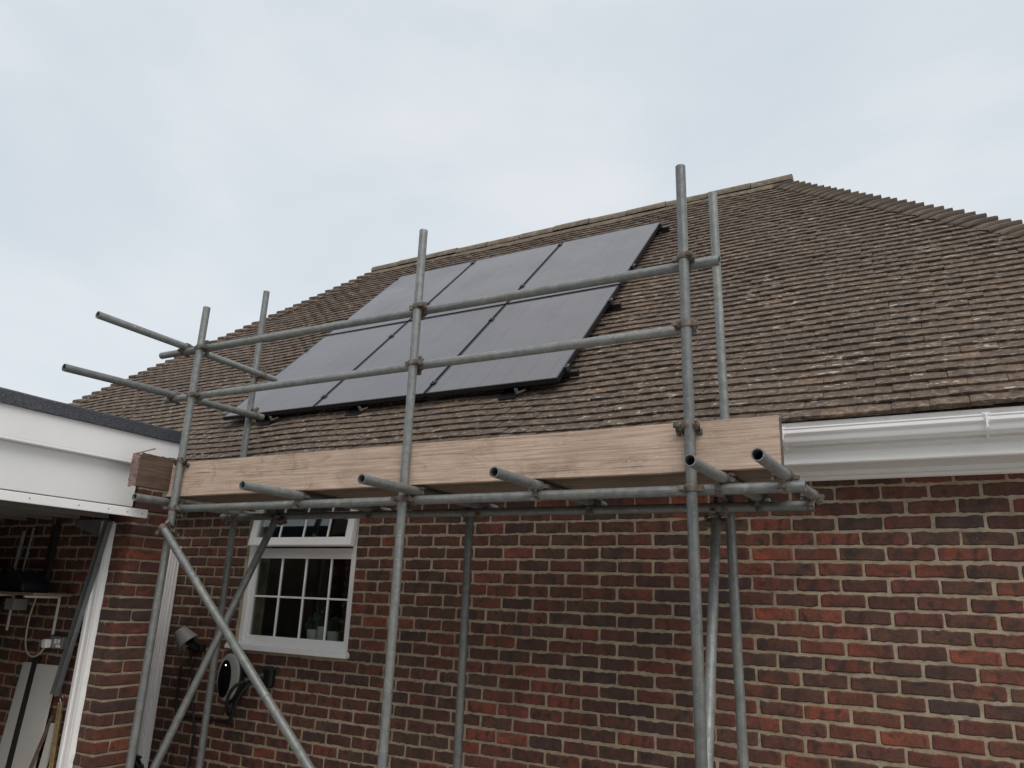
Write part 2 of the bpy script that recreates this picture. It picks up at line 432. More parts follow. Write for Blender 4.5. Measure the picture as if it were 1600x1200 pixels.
# ------------------------------------------------------------------ ground
g = MB(); g.add([(-400, -400, 0), (400, -400, 0), (400, 400, 0), (-400, 400, 0)], [(0, 1, 2, 3)])
tag(g.build('ground', 'ground'), 'pale concrete driveway', 'ground', kind='structure')

# unseen bungalow added behind viewer: cuts low sky light, dark reflection in the panes
nb_ = bpy.data.objects.new('added_sky_blocker', None); COL.objects.link(nb_); nb_['kind'] = 'structure'
NY, NE = -8.6, 2.5
mb = MB(); mb.box((-9, NY - 8, 0), (13, NY, NE)); mb.build('wall', 'dull_brick', nb_)
mb = MB(); yr, zr = NY - 4.0, 5.0
mb.add([(-9.4, NY + .4, NE - .05), (13.4, NY + .4, NE - .05), (9.6, yr, zr), (-5.6, yr, zr), (13.4, NY - 8.4, NE - .05), (-9.4, NY - 8.4, NE - .05)], [(0, 1, 2, 3), (1, 4, 2), (4, 5, 3, 2), (5, 0, 3), (0, 5, 4, 1)]); mb.build('roof', 'dull_tile', nb_)
for x_ in (-5, -1.5, 7, 10):
    mb = MB(); mb.box((x_, NY - .05, .9), (x_ + 1.5, NY + .02, 2.1)); w_ = mb.build('window', 'upvc', nb_)
    mb = MB(); mb.box((x_ + .07, NY + .015, .97), (x_ + 1.43, NY + .026, 2.03)); mb.build('pane', 'black_gloss', w_)

# ------------------------------------------------------------------ piece variants
def brick_variants(n, L, H, depth):
    """bricks with worn arrises: x length, y height, z outward (face at z=0)"""
    out = []
    for k in range(n):
        rnd = (k * 0.61803 + random.uniform(0, .02)) % 1.0
        per = []
        nx = 11
        for i in range(nx + 1): per.append((-.5 + i / nx, -.5))
        per.append((.5, 0.0))
        for i in range(nx + 1): per.append((.5 - i / nx, .5))
        per.append((-.5, 0.0))
        out_r, in_r, back = [], [], []
        for (x, y) in per:
            jx = random.uniform(-.0022, .0022); jy = random.gauss(0, .0019) + (.0016 * math.sin(x * 9 + k) if y > 0 else .0010 * math.sin(x * 7 + 2 * k))
            cx = 1 - .012 * (abs(x) > .49 and abs(y) > .49)
            px, py = x * L * cx + jx, y * H * (1 - .05 * (abs(x) > .49 and abs(y) > .49)) + jy
            out_r.append((px, py, -.0055)); back.append((px, py, -depth))
            in_r.append((px * (1 - .006 / L * 2), py * (1 - .006 / H * 2), random.uniform(-.0012, .0008)))
        m = len(per); v = in_r + out_r + back
        f = [tuple(range(m))]
        f += [(i, m + i, m + (i + 1) % m, (i + 1) % m) for i in range(m)]
        f += [(m + i, 2 * m + i, 2 * m + (i + 1) % m, m + (i + 1) % m) for i in range(m)]
        uvs = [[(v[a][0] / L + .5, v[a][1] / H + .5) for a in fc] for fc in f]
        out.append((v, f, rnd, uvs))
    return out
BR = brick_variants(44, .2105, .0635, .05)
BR_MESH = []
for v, f, r_, u_ in BR:
    mb = MB(); mb.add(v, f, r_, u_); BR_MESH.append(mb.mesh('brick', 'brick'))
def lay(items, variants, meshes, wall, name, stuff, mat, limit=300, key=None):
    """items: (matrix, centre, variant). The ones that show largest are objects, the rest one joined field."""
    vis = [i for i, it in enumerate(items) if in_view(it[1])]
    vis.sort(key=lambda i: (items[i][1] - CAM).length if key is None else key(items[i]))
    big = set(vis[:limit])
    fld = MB()
    for i, (M4, c, k) in enumerate(items):
        if i in big: inst(name, meshes[k], M4, wall)
        else:
            v, f, r_, u_ = variants[k]; fld.add([M4 @ Vector(q) for q in v], f, r_, u_)
    if fld.v:
        o = fld.build(stuff, mat, wall); o['kind'] = 'stuff'
    return len(big)

# ------------------------------------------------------------------ HOUSE
BH, BWD = .07862, .225
house = empty('brick_house', (0, 0, 0), 'red brick bungalow with brown tiled hipped roof behind the scaffold', 'house')
WX0, WX1, WTOP = -5.15, 6.75, 2.262
OX0, OX1, OZ0 = -.334, .793, 1.100                     # window opening
wm = MB(); TH = .26; MF = .006                           # mortar face sits 6 mm behind the brick faces
wm.box((WX0, MF, -.1), (OX0, TH, WTOP)); wm.box((OX1, MF, -.1), (WX1, TH, WTOP)); wm.box((OX0, MF, -.1), (OX1, TH, OZ0))
wm.box((WX0, TH, -.1), (WX0 + .25, 6.8, WTOP)); wm.box((WX1 - .25, TH, -.1), (WX1, 6.8, WTOP)); wm.box((WX0 + .25, 6.55, -.1), (WX1 - .25, 6.8, WTOP))
wall = wm.build('wall', 'mortar', house)
items = []
for k in range(-2, 28):
    zc = 1.0 - (k - 14) * BH + BH / 2
    if zc + .03 > WTOP: continue
    off = 0.0 if k % 2 == 0 else BWD / 2
    n0 = int((WX0 - off) / BWD) + 1; n1 = int((WX1 - off) / BWD) - 1
    for n in range(n0, n1 + 1):
        xa, xb = off + n * BWD + .0055, off + (n + 1) * BWD - .0055
        segs = [(xa, xb)]
        if zc + BH / 2 > OZ0 + .01:
            segs = []
            if xa < OX0: segs.append((xa, min(xb, OX0 - .001)))
            if xb > OX1: segs.append((max(xa, OX1 + .001), xb))
        for a, b in segs:
            if b - a < .02: continue
            c = Vector(((a + b) / 2 + random.uniform(-.003, .003), random.uniform(-.0015, .0015), zc + random.uniform(-.0025, .0025)))
            rz = random.gauss(0, .006)
            M4 = Matrix.Translation(c) @ Matrix(((math.cos(rz), -math.sin(rz), 0, 0), (0, 0, -1, 0), (math.sin(rz), math.cos(rz), 0, 0), (0, 0, 0, 1))) @ Matrix.Diagonal(((b - a) / .2125, random.uniform(.975, 1.02), 1, 1))
            items.append((M4, c, random.randrange(len(BR))))
lay(items, BR, BR_MESH, wall, 'brick', 'brick_field', 'brick')

# eaves: soffit, fascia, trim, gutter
EX0, EX1 = -5.5, 7.05
sf = MB(); sf.box((EX0, -.246, 2.262), (EX1, .02, 2.276)); so = sf.build('soffit', 'soffit_white', house)
tr = MB(); tr.prism_x([(-.001, 2.214), (-.016, 2.216), (-.024, 2.222), (-.026, 2.232), (-.020, 2.236), (-.020, 2.240), (-.032, 2.243), (-.034, 2.261), (-.001, 2.261)], WX0, WX1)
tr.build('wall_trim', 'upvc_soft', house, 30)
fa = MB(); fa.prism_x([(-.236, 2.470), (-.262, 2.470), (-.262, 2.345), (-.250, 2.338), (-.250, 2.326), (-.256, 2.320), (-.256, 2.284), (-.262, 2.280), (-.262, 2.266), (-.256, 2.260), (-.247, 2.260), (-.247, 2.290), (-.236, 2.29)], EX0, EX1)
fa.build('fascia', 'soffit_white', house, 25)
et = MB(); et.prism_x([(-.237, 2.50), (-.262, 2.470), (-.325, 2.428), (-.325, 2.470), (-.262, 2.486), (-.237, 2.506)], EX0, EX1)
et.build('eaves_tray', 'eaves_plastic', house)
GP = [(-.264, 2.436), (-.264, 2.366), (-.270, 2.358), (-.300, 2.356), (-.322, 2.358), (-.338, 2.366), (-.346, 2.378), (-.348, 2.390), (-.350, 2.394), (-.360, 2.399), (-.366, 2.407), (-.367, 2.421), (-.365, 2.426), (-.371, 2.429), (-.371, 2.436), (-.362, 2.437)]
def shell(prof, th):
    inner = []
    cy, cz = -.315, 2.405
    for y, z in prof:
        d = math.hypot(y - cy, z - cz); inner.append((y + (cy - y) / d * th, z + (cz - z) / d * th))
    return prof + inner[::-1]
gm = MB(); gm.prism_x(shell(GP, .003), EX0, EX1); gutter = gm.build('gutter', 'upvc', house, 28)
for gx in (-.6, .3, 1.2, 2.1, 3.0, 3.868, 4.768, 5.66, 6.5):
    b = MB(); b.prism_x([(y - (.0022 if y < -.30 else -.001), z - (.0022 if z < 2.40 else -.002)) for y, z in GP] + [(-.352, 2.441), (-.352, 2.433)] + [(y + .001, z + .001) for y, z in GP[::-1]][2:], gx - .011, gx + .011)
    b.box((gx - .005, -.300, 2.340), (gx + .005, -.262, 2.3575)); b.box((gx - .016, -.3725, 2.4375), (gx + .016, -.352, 2.4415)); b.box((gx - .004, -.3755, 2.372), (gx + .004, -.3675, 2.437))
    b.build('gutter_bracket', 'upvc', gutter, 30)

# roof
TH_R = R(45); CT, ST = math.cos(TH_R), math.sin(TH_R)
RO = Vector((0, -.33, 2.475)); SD = Vector((0, CT, ST)); ND = Vector((0, -ST, CT))
def RP(x, s, h=0.0): return RO + SD * s + ND * h + Vector((x, 0, 0))
RIDGE_S = 4.62
def hipL(s): return -1.78 - (4.62 - s) * .905
def hipR(s): return 3.47 + (4.62 - s) * .712
rm = MB()
YR, ZR = RP(0, RIDGE_S).y, RP(0, RIDGE_S).z
yb = 2 * YR + .33
A = [RP(hipL(0), 0, -.01), RP(hipR(0), 0, -.01), RP(hipR(RIDGE_S), RIDGE_S, -.01), RP(hipL(RIDGE_S), RIDGE_S, -.01)]
Bk = [Vector((a.x, 2 * YR - a.y, a.z)) for a in A]
rm.add(A, [(0, 1, 2, 3)]); rm.add(Bk, [(1, 0, 3, 2)])
rm.add([A[1], Bk[1], A[2]], [(0, 1, 2)]); rm.add([Bk[0], A[0], A[3]], [(0, 1, 2)])
roof = rm.build('roof', 'tile', house)
TW = .1655; TG = .0846                                                 # tile width and gauge
def tile_variants(n):
    out = []
    for k in range(n):
        rnd = (k * .61803 + .1) % 1.0; w = .1635; nseg = 4; v = []
        lift = random.uniform(-.0008, .0014) + (.003 if k % 12 == 0 else 0); tilt = random.gauss(0, .0007); cam_ = random.uniform(.0008, .0024)
        for (s, hh, th) in ((0.0, .0285, .0), (0.0, .0285, .0142), (.114, .0105, .0), (.114, .0105, .009)):
            for i in range(nseg + 1):
                x = -.5 + i / nseg
                j = random.uniform(-.0016, .0016) if s == 0 else 0
                v.append((x * w, s + j + (random.uniform(-.001, .001)), hh - th + lift * (s == 0) + tilt * x * 2 - cam_ * (4 * x * x) + cam_ * .5 + random.uniform(-.0006, .0006)))
        q = nseg + 1; f = []
        for i in range(nseg):
            f.append((i, i + 1, 2 * q + i + 1, 2 * q + i))            # top
            f.append((q + i + 1, q + i, 3 * q + i, 3 * q + i + 1))    # bottom
            f.append((i + 1, i, q + i, q + i + 1))                    # tail edge
            f.append((2 * q + i, 2 * q + i + 1, 3 * q + i + 1, 3 * q + i))
        f.append((0, 2 * q, 3 * q, q)); f.append((nseg, q + nseg, 3 * q + nseg, 2 * q + nseg))
        out.append((v, f, rnd, [[(0, 0)] * len(a) for a in f]))
    return out
TV = tile_variants(48)
TV_MESH = []
for v, f, r_, u_ in TV:
    mb = MB(); mb.add(v, f, r_, u_); TV_MESH.append(mb.mesh('roof_tile', 'tile'))
items = []
sag = lambda x, s: .012 * math.sin(x * 1.7 + s * .8) * .5 + .006 * math.sin(x * 4.1 + s * 2.3)
for r in range(-1, 55):
    s0 = max(r, 0) * TG
    hb = -.013 if r < 0 else 0.0                                       # under-eave course
    off = (r % 2) * TW / 2 + random.uniform(-.006, .006)
    x = hipL(s0) + off
    a, b = hipL(s0 + .04), hipR(s0 + .04)
    n0 = int(math.floor((a - off) / TW)); n1 = int(math.ceil((b - off) / TW))
    for n in range(n0, n1 + 1):
        xc = off + n * TW
        xa, xb = max(xc - TW / 2, a - .01), min(xc + TW / 2, b + .01)
        if xb - xa < .02: continue
        c = RP((xa + xb) / 2 + random.uniform(-.0012, .0012), s0 + random.gauss(0, .0014), hb + sag(xc, s0))
        rz = random.gauss(0, .0035)
        M4 = Matrix.Translation(c) @ Matrix(((1, 0, 0, 0), (0, SD.y, ND.y, 0), (0, SD.z, ND.z, 0), (0, 0, 0, 1))) @ Matrix.Rotation(rz, 4, 'Z') @ Matrix.Diagonal(((xb - xa - .0015) / .1635, 1, 1, 1))
        items.append((M4, c, random.randrange(len(TV))))
def tile_key(it):                                                       # hidden behind the toe board or the panels: last
    q = to_px(it[1]); d = (it[1] - CAM).length
    if q[0] < 1222 and q[1] > 722 - .056 * (q[0] - 266): d += 50
    return d
lay(items, TV, TV_MESH, roof, 'roof_tile', 'roof_tile_field', 'tile', key=tile_key)
# bonnet tiles on both hips
def hip_tile(p, d, nrm, fx, rnd):
    """bonnet tile: p tail point on the hip line, d up the hip; its tail edge follows the courses on both slopes"""
    mb = MB(); seg = 14; v = []; Fv = Vector((fx, 0, 0)); Bv = Vector((0, 1, 0)); wob = random.uniform(-.004, .004)
    for (t, rad, rise, lift) in ((0.002, .17, .018, .006), (0.0, .177, .032, .020), (.016, .18, .043, .027), (.08, .17, .036, .014), (.15, .15, .016, -.006)):
        for i in range(seg + 1):
            a = math.pi * i / seg; ca, sa = math.cos(a), math.sin(a); ca = math.copysign(abs(ca) ** 1.5, ca)
            v.append(Vector(p) + d * t + Fv * (max(ca, 0) * rad) + Bv * (max(-ca, 0) * rad) + nrm * (sa ** 1.0 * rise - (sa ** 10) * rise * .12 + lift + wob * ca + random.uniform(-.0012, .0012)))
    q = seg + 1; f = []
    for i in range(seg):
        for k in range(4): f.append((k * q + i, k * q + i + 1, (k + 1) * q + i + 1, (k + 1) * q + i))
        f.append((i + 1, i, 4 * q + i, 4 * q + i + 1))
    return mb.add(v, f, rnd)
for hip, sx in ((hipR, 1), (hipL, -1)):
    for r in range(0, 55):
        s0 = r * TG - .004
        p = RP(hip(s0), s0, .006); q = RP(hip(s0 + .5), s0 + .5, .006)
        d = (q - p).normalized(); side = d.cross(Vector((0, 0, 1))).normalized(); nrm = side.cross(d).normalized()
        p = p + side * random.gauss(0, .004) + nrm * random.gauss(0, .002)
        hip_tile(p, d, nrm, -sx, random.random()).build('hip_tile', 'hip' if sx > 0 else 'tile', roof, 40)
# ridge
rx = hipL(RIDGE_S) - .06; 
while rx < hipR(RIDGE_S) + .02:
    L = min(.452, hipR(RIDGE_S) + .10 - rx); mb = MB(); seg = 14; v = []
    dz = random.uniform(-.006, .006); dy = random.uniform(-.005, .005); tl = random.uniform(-.004, .004)
    nn = 5
    for j in range(nn + 1):
        for i in range(seg + 1):
            a = math.pi * i / seg
            rr = .090 + .004 * noise.noise(Vector((rx + j * .09, i * .5, 3)))
            v.append((rx + L * j / nn * .985, YR + dy - math.cos(a) * rr, ZR - .018 + dz + tl * (j - nn / 2) / nn + math.sin(a) ** .85 * rr * 1.05 + .012))
    f = []
    for j in range(nn):
        for i in range(seg):
            f.append((j * (seg + 1) + i, (j + 1) * (seg + 1) + i, (j + 1) * (seg + 1) + i + 1, j * (seg + 1) + i + 1))
    f.append(tuple(range(seg + 1))); f.append(tuple(range(nn * (seg + 1), (nn + 1) * (seg + 1)))[::-1])
    mb.add(v, f); mb.build('ridge_tile', 'ridge', roof, 45)
    rx += .455
mb = MB(); v = []; nb = 60                                             # mortar bed under the ridge
for j in range(nb + 1):
    x = hipL(RIDGE_S) - .02 + (hipR(RIDGE_S) - hipL(RIDGE_S) + .04) * j / nb
    w = .108 + .010 * noise.noise(Vector((x * 5, 0, 0))); z = .012 * noise.noise(Vector((x * 7, 2, 0)))
    v += [(x, YR - w, ZR - .075 + z), (x, YR - w + .02, ZR - .02), (x, YR + w - .02, ZR - .02), (x, YR + w, ZR - .075)]
mb.add(v, [(4 * j + i, 4 * (j + 1) + i, 4 * (j + 1) + i + 1, 4 * j + i + 1) for j in range(nb) for i in range(3)]); mb.build('ridge_bedding', 'ridge', roof, 60)

# window
win = MB(); FY = .028                                                  # frame face
def frame_rect(mb, x0, x1, z0, z1, w, y0, y1, wl=None, wr=None, wt=None, wb=None):
    wl = wl or w; wr = wr or w; wt = wt or w; wb = wb or w
    mb.box((x0, y0, z0), (x0 + wl, y1, z1)); mb.box((x1 - wr, y0, z0), (x1, y1, z1))
    mb.box((x0 + wl, y0, z0), (x1 - wr, y1, z0 + wb)); mb.box((x0 + wl, y0, z1 - wt), (x1 - wr, y1, z1))
wo = MB(); frame_rect(wo, OX0 + .003, OX1 - .003, 1.150, 2.258, .052, FY, .095, wl=.066)
wo.box((OX0 + .069, FY + .001, 1.800), (OX1 - .055, .094, 1.858))
window = wo.build('window', 'upvc', house, bevel=.003)
mb = MB(); mb.box((OX0 + .028, FY - .006, 1.160), (OX0 + .058, FY + .02, 2.25)); mb.build('frame_bead', 'upvc', window, bevel=.003)
LX0, LX1, LZ0, LZ1 = -.244, .741, 1.186, 1.800
mb = MB(); frame_rect(mb, LX0 - .021, LX1 + .001, LZ0 - .016, LZ1 + .001, .020, FY + .008, FY + .04); mb.build('glazing_bead', 'upvc', window, bevel=.004)
mb = MB(); mb.box((OX0 - .055, -.045, 1.098), (OX1 + .028, .12, 1.128)); mb.box((OX0 - .05, -.04, 1.128), (OX1 + .022, .10, 1.140)); mb.build('sill', 'upvc', window, bevel=.004)
mb = MB(); mb.box((OX0 + .004, -.008, 1.140), (OX1 - .004, .09, 1.151)); mb.build('sill_joint', 'upvc_soft', window)
GY = FY + .030
def pane(mb, x0, x1, z0, z1, y): mb.add([(x0, y, z0), (x1, y, z0), (x1, y, z1), (x0, y, z1), (x0, y + .004, z0), (x1, y + .004, z0), (x1, y + .004, z1), (x0, y + .004, z1)], [(0, 1, 2, 3), (5, 4, 7, 6), (0, 4, 5, 1), (1, 5, 6, 2), (2, 6, 7, 3), (3, 7, 4, 0)])
xs = [LX0, .018, .269, .520, LX1]; zs = [LZ0, 1.492, LZ1]
for i in range(4):
    for j in range(2):
        mb = MB(); pane(mb, xs[i] + .0005, xs[i + 1] - .0005, zs[j] + .0005, zs[j + 1] - .0005, GY); mb.build('pane', 'glass', window)
for x in xs[1:-1]:
    mb = MB(); mb.box((x - .007, GY - .007, LZ0 + .004), (x + .007, GY + .012, LZ1 - .004)); mb.build('glazing_bar', 'upvc', window, bevel=.003)
mb = MB(); mb.box((LX0 + .002, GY - .0062, zs[1] - .007), (LX1 - .002, GY + .0115, zs[1] + .007)); mb.build('glazing_bar', 'upvc', window, bevel=.003)
# top light: opening sash, ajar at the bottom
SX0, SX1, SZ0, SZ1 = -.272, .772, 1.866, 2.250
piv = Vector((0, FY, SZ1)); Mt = Matrix.Translation(piv) @ Matrix.Rotation(R(-9.0), 4, 'X') @ Matrix.Translation(-piv)
def tilt(mb): mb.v = [tuple(Mt @ Vector(q)) for q in mb.v]; return mb
mb = MB(); frame_rect(mb, SX0, SX1, SZ0, SZ1, .062, FY - .022, FY + .03); sash = tilt(mb).build('top_sash', 'upvc', window, bevel=.005)
sxs = [SX0 + .062, -.2 + .228, .275, .520, SX1 - .062]
for i in range(4):
    mb = MB(); pane(mb, sxs[i] + .0005, sxs[i + 1] - .0005, SZ0 + .0625, SZ1 - .0625, FY + .002); tilt(mb).build('pane', 'glass', window)
for x in sxs[1:-1]:
    mb = MB(); mb.box((x - .0065, FY - .004, SZ0 + .064), (x + .0065, FY + .012, SZ1 - .064)); tilt(mb).build('glazing_bar', 'upvc', window, bevel=.003)
# dark room behind the glass
mb = MB(); x0, x1, y0, y1, z0, z1 = -1.6, 2.0, .262, 3.6, .2, 2.40
mb.add([(x0, y0, z0), (x1, y0, z0), (x1, y1, z0), (x0, y1, z0), (x0, y0, z1), (x1, y0, z1), (x1, y1, z1), (x0, y1, z1)], [(0, 1, 2, 3), (7, 6, 5, 4), (1, 5, 6, 2), (2, 6, 7, 3), (3, 7, 4, 0)])
mb.build('room', 'interior', house)
mb = MB(); mb.box((OX0 + .002, .121, OZ0 + .001), (OX1 - .002, .45, 1.165)); mb.build('inner_sill', 'upvc_soft', house)
for i, (px_, r_, h_, lb) in enumerate(((.285, .045, .10, 'wide pale plant pot on the inner sill, leftmost behind the window glass'), (.375, .036, .125, 'tall ribbed white pot in the middle of the inner window sill'), (.49, .046, .095, 'squat pale plant pot on the inner sill, rightmost behind the window glass'))):
    e = empty('plant_pot', (px_, .185, 1.166), lb, 'plant pot', 'pots on the inner window sill')
    mb = MB(); mb.lathe((px_, .185, 1.166), (0, 0, 1), [(r_ * .8, 0), (r_, h_), (r_ * .88, h_), (r_ * .85, h_ * .8)], 20); mb.build('pot', 'pot_white', e, 40)
    mb = MB()
    for q in range(46):
        a = random.uniform(0, 6.28); rr = random.uniform(0, r_ * 1.7); z = 1.166 + h_ + random.uniform(-.01, .11) * (1 - rr * 4)
        c = Vector((px_ + math.cos(a) * rr, .185 + math.sin(a) * rr * .5, z)); d = Vector((math.cos(a), math.sin(a), random.uniform(.2, 1.4))).normalized(); w = d.orthogonal().normalized() * .012
        mb.add([c - d * .02, c + w, c + d * .03, c - w], [(0, 1, 2, 3)])
    mb.build('leaves', 'leaf', e)

# ------------------------------------------------------------------ GARAGE on the left
GX, GY0, GY1 = -.16, -1.15, -.888
garage = empty('garage', (GX, GY0, 0), 'flat roofed brick garage with white fascia boards and open doorway', 'garage')
mb = MB(); mb.box((-5.6, GY0 + .006, -.1), (GX - .006, GY1 - .004, 2.30)); gw = mb.build('wall', 'mortar', garage)
mb = MB(); mb.box((-5.85, -3.9, -.1), (-5.602, -.93, 2.30)); mb.build('rear_wall', 'garage_inner', garage)
mb = MB(); mb.box((-5.6, -3.9, -.1), (GX - .006, -3.68, 2.30)); mb.build('near_wall', 'mortar', garage)
items = []; corner = []
GZ = .985
for k in range(-4, 28):
    zc = GZ - (k - 14) * BH + BH / 2
    if zc > 2.28 or zc < .0: continue
    even = (k % 2 == 0)
    if even:
        corner.append(((GX - .2125, GY0, zc), (GX, GY0 + .1025, zc))); corner.append(((GX - .2125, GY0 + .1125, zc), (GX, GY1, zc))); xs0 = GX - .2235
    else:
        corner.append(((GX - .1025, GY0, zc), (GX, GY1, zc))); xs0 = GX - .1125
    n = 0
    while xs0 - n * BWD > -5.4:
        b = xs0 - n * BWD; a = b - .2125; n += 1
        c = Vector(((a + b) / 2, GY0 + random.uniform(-.001, .001), zc + random.uniform(-.002, .002)))
        M4 = Matrix.Translation(c) @ Matrix(((1, 0, 0, 0), (0, 0, -1, 0), (0, 1, 0, 0), (0, 0, 0, 1))) @ Matrix.Diagonal((1, random.uniform(.98, 1.02), 1, 1))
        items.append((M4, c, random.randrange(len(BR))))
lay(items, BR, BR_MESH, gw, 'brick', 'brick_field', 'brick', 200)
for a, b in corner:
    mb = MB(); j = lambda: random.gauss(0, .0013); h = .0655 / 2
    x0, x1, y0, y1, z = a[0], b[0], a[1], b[1], a[2]
    nx, ny = 3, 3
    def ring(zz, ins):
        pts = []
        for i in range(nx): pts.append((x0 + (x1 - x0) * i / nx, y0 + ins))
        for i in range(ny): pts.append((x1 - ins, y0 + (y1 - y0) * i / ny))
        pts += [(x1 - ins, y1), (x0, y1)]
        pts[0] = (x0, y0 + ins); pts[nx] = (x1 - ins * 1.3 - .002, y0 + ins * 1.3 + .002)
        return [(q[0] + j() * .7, q[1] + j() * .7, zz + j()) for q in pts]
    rg = [ring(z - h, .005), ring(z - h + .006, 0), ring(z + h - .006, 0), ring(z + h, .005)]
    m = len(rg[0]); v = sum(rg, []); f = [tuple(range(m))[::-1], tuple(range(3 * m, 4 * m))]
    for q in range(3): f += [(q * m + i, q * m + (i + 1) % m, (q + 1) * m + (i + 1) % m, (q + 1) * m + i) for i in range(m)]
    uvs = [[((v[t][0] - v[t][1]) * 4.6, (v[t][2] - z) * 15 + .5) for t in fc] for fc in f]
    mb.add(v, f, random.random(), uvs); mb.build('brick', 'brick', gw)
# roof deck, felt edge, fascia boards
mb = MB(); mb.box((-5.9, -4.0, 2.34), (-.125, -.918, 2.44)); mb.build('roof_deck', 'felt', garage)
mb = MB(); mb.box((-.125, -4.0, 2.322), (-.095, -.945, 2.515)); mb.build('fascia_board', 'upvc_soft', garage, bevel=.004)
mb = MB(); mb.box((-.127, -.944, 2.318), (-.091, -.922, 2.514)); mb.build('fascia_corner', 'upvc_soft', garage, bevel=.003)
mb = MB(); mb.box((-.17, -4.0, 2.306), (-.092, -.93, 2.3215)); mb.build('fascia_lip', 'upvc_soft', garage, bevel=.003)
mb = MB(); n = 40; v = []
for i in range(n + 1):
    y = -4.0 + (3.085) * i / n; w = .003 * noise.noise(Vector((y * 4, 0, 0)))
    v += [(-.088 + w, y, 2.500 + w), (-.074 + w, y, 2.503), (-.078 + w, y, 2.578 + w), (-.10, y, 2.590 + w), (-.20, y, 2.43)]
mb.add(v, [(5 * i + j, 5 * (i + 1) + j, 5 * (i + 1) + j + 1, 5 * i + j + 1) for i in range(n) for j in range(4)] + [(0, 1, 2, 3, 4), tuple(5 * n + q for q in (4, 3, 2, 1, 0))]); mb.build('felt_edge', 'felt', garage)
mb = MB(); mb.box((-.185, -4.0, 2.030), (-.150, -1.178, 2.3055)); mb.build('infill_panel', 'upvc_soft', garage, bevel=.004)
# up and over door, raised
mb = MB(); mb.box((-2.1, -3.40, 1.985), (.028, -1.205, 1.993)); door = mb.build('garage_door', 'garage_inner', garage)
mb = MB(); mb.box((.029, -3.45, 1.950), (.044, -1.195, 2.004)); eg = mb.build('door_edge', 'upvc_soft', door, bevel=.003)
for yy in (-1.235, -1.34, -1.47, -1.66, -1.95, -2.4, -2.9):
    mb = MB(); mb.tube((.0435, yy, 1.976 + random.uniform(-.008, .008)), (.0462, yy, 1.977), .0035, seg=8); mb.build('screw', 'black_metal', door)
for xx in (-.02, -.34, -.66, -.98, -1.3, -1.62, -1.94):
    mb = MB(); mb.box((xx - .018, -3.38, 1.955), (xx + .018, -1.22, 1.9845)); mb.build('door_rib', 'garage_inner', door)
# lever arm, gusset, spring
def bar(mb, p, q, w, t, up=(0, 1, 0)):
    p, q = Vector(p), Vector(q); d = (q - p).normalized(); s = d.cross(Vector(up)).normalized(); n = s.cross(d)
    return mb.obox((p + q) / 2, d, s, n, (q - p).length / 2, w / 2, t / 2)
P0, P1 = Vector((-.315, -1.205, 1.935)), Vector((-.545, -1.205, .835))
mb = MB(); bar(mb, P0, P1, .050, .004); d = (P1 - P0).normalized(); sd = d.cross(Vector((0, 1, 0))).normalized()
bar(mb, P0 + sd * .023 + Vector((0, -.016, 0)), P1 + sd * .023 + Vector((0, -.016, 0)), .004, .032); bar(mb, P0 - sd * .023 + Vector((0, -.016, 0)), P1 - sd * .023 + Vector((0, -.016, 0)), .004, .032)
arm = mb.build('door_arm', 'steel_arm', garage)
for t in (.07, .5, .8, .95):
    c = P0.lerp(P1, t); mb = MB(); mb.tube(c + Vector((0, -.014, 0)), c + Vector((0, -.002, 0)), .008, seg=10); mb.build('bolt', 'black_metal', arm)
mb = MB(); mb.add([(-.72, -1.2, 1.95), (-.70, -1.2, 1.905), (-.39, -1.2, 1.83), (-.33, -1.2, 1.95), (-.72, -1.196, 1.95), (-.70, -1.196, 1.905), (-.39, -1.196, 1.83), (-.33, -1.196, 1.95)], [(0, 1, 2, 3), (7, 6, 5, 4), (0, 4, 5, 1), (1, 5, 6, 2), (2, 6, 7, 3), (3, 7, 4, 0)]); mb.build('gusset_plate', 'steel_arm', garage)
pts = []; S0, S1 = Vector((-.500, -1.195, .795)), Vector((-.455, -1.195, .18)); turns = 62
for i in range(turns * 8 + 1):
    t = i / (turns * 8); a = i / 8 * 2 * math.pi; c = S0.lerp(S1, t); pts.append(c + Vector((math.cos(a) * .0155, math.sin(a) * .0155, 0)))
mb = MB()
for i in range(len(pts) - 1): mb.tube(pts[i], pts[i + 1], .0044, seg=5, cap=False)
mb.build('spring', 'brass_spring', garage, 60)
mb = MB(); mb.sweep([(-.500, -1.195, .79), (-.518, -1.195, .815), (-.50, -1.195, .835), (-.488, -1.195, .82)], .003, 6); mb.build('spring_hook', 'clamp_alu', garage, 60)
mb = MB(); mb.box((-.415, -1.205, 0), (-.385, -1.152, 1.94)); mb.box((-.3845, -1.195, 0), (-.345, -1.1515, 1.94)); mb.build('door_jamb', 'upvc', garage, bevel=.004)
mb = MB(); n = 34; v = []
for i in range(n + 1):                                                # ragged sealant line
    z = 1.93 * i / n; w = .010 + .010 * abs(noise.noise(Vector((z * 11, 4, 0)))); v += [(-.3455, -1.178, z), (-.345 + w, -1.156, z), (-.345 + w * 1.2, -1.150, z)]
mb.add(v, [(3 * i + j, 3 * (i + 1) + j, 3 * (i + 1) + j + 1, 3 * i + j + 1) for i in range(n) for j in range(2)]); mb.build('sealant', 'upvc_soft', garage)
for z in (.62, .80, 1.02, 1.19, 1.44, 1.52, 1.63, 1.72, 1.80):
    mb = MB(); zz = z + random.uniform(-.03, .03); mb.lathe((GX - .004, GY1 + .004, zz), (.6, .8, .3), [(.002, -.004), (.006 + random.random() * .004, 0), (.007, .004), (.002, .008)], 8, ell=(1, random.uniform(1, 2.6)), u=(.8, -.6, 0)); mb.build('foam_blob', 'upvc_soft', garage, 60)
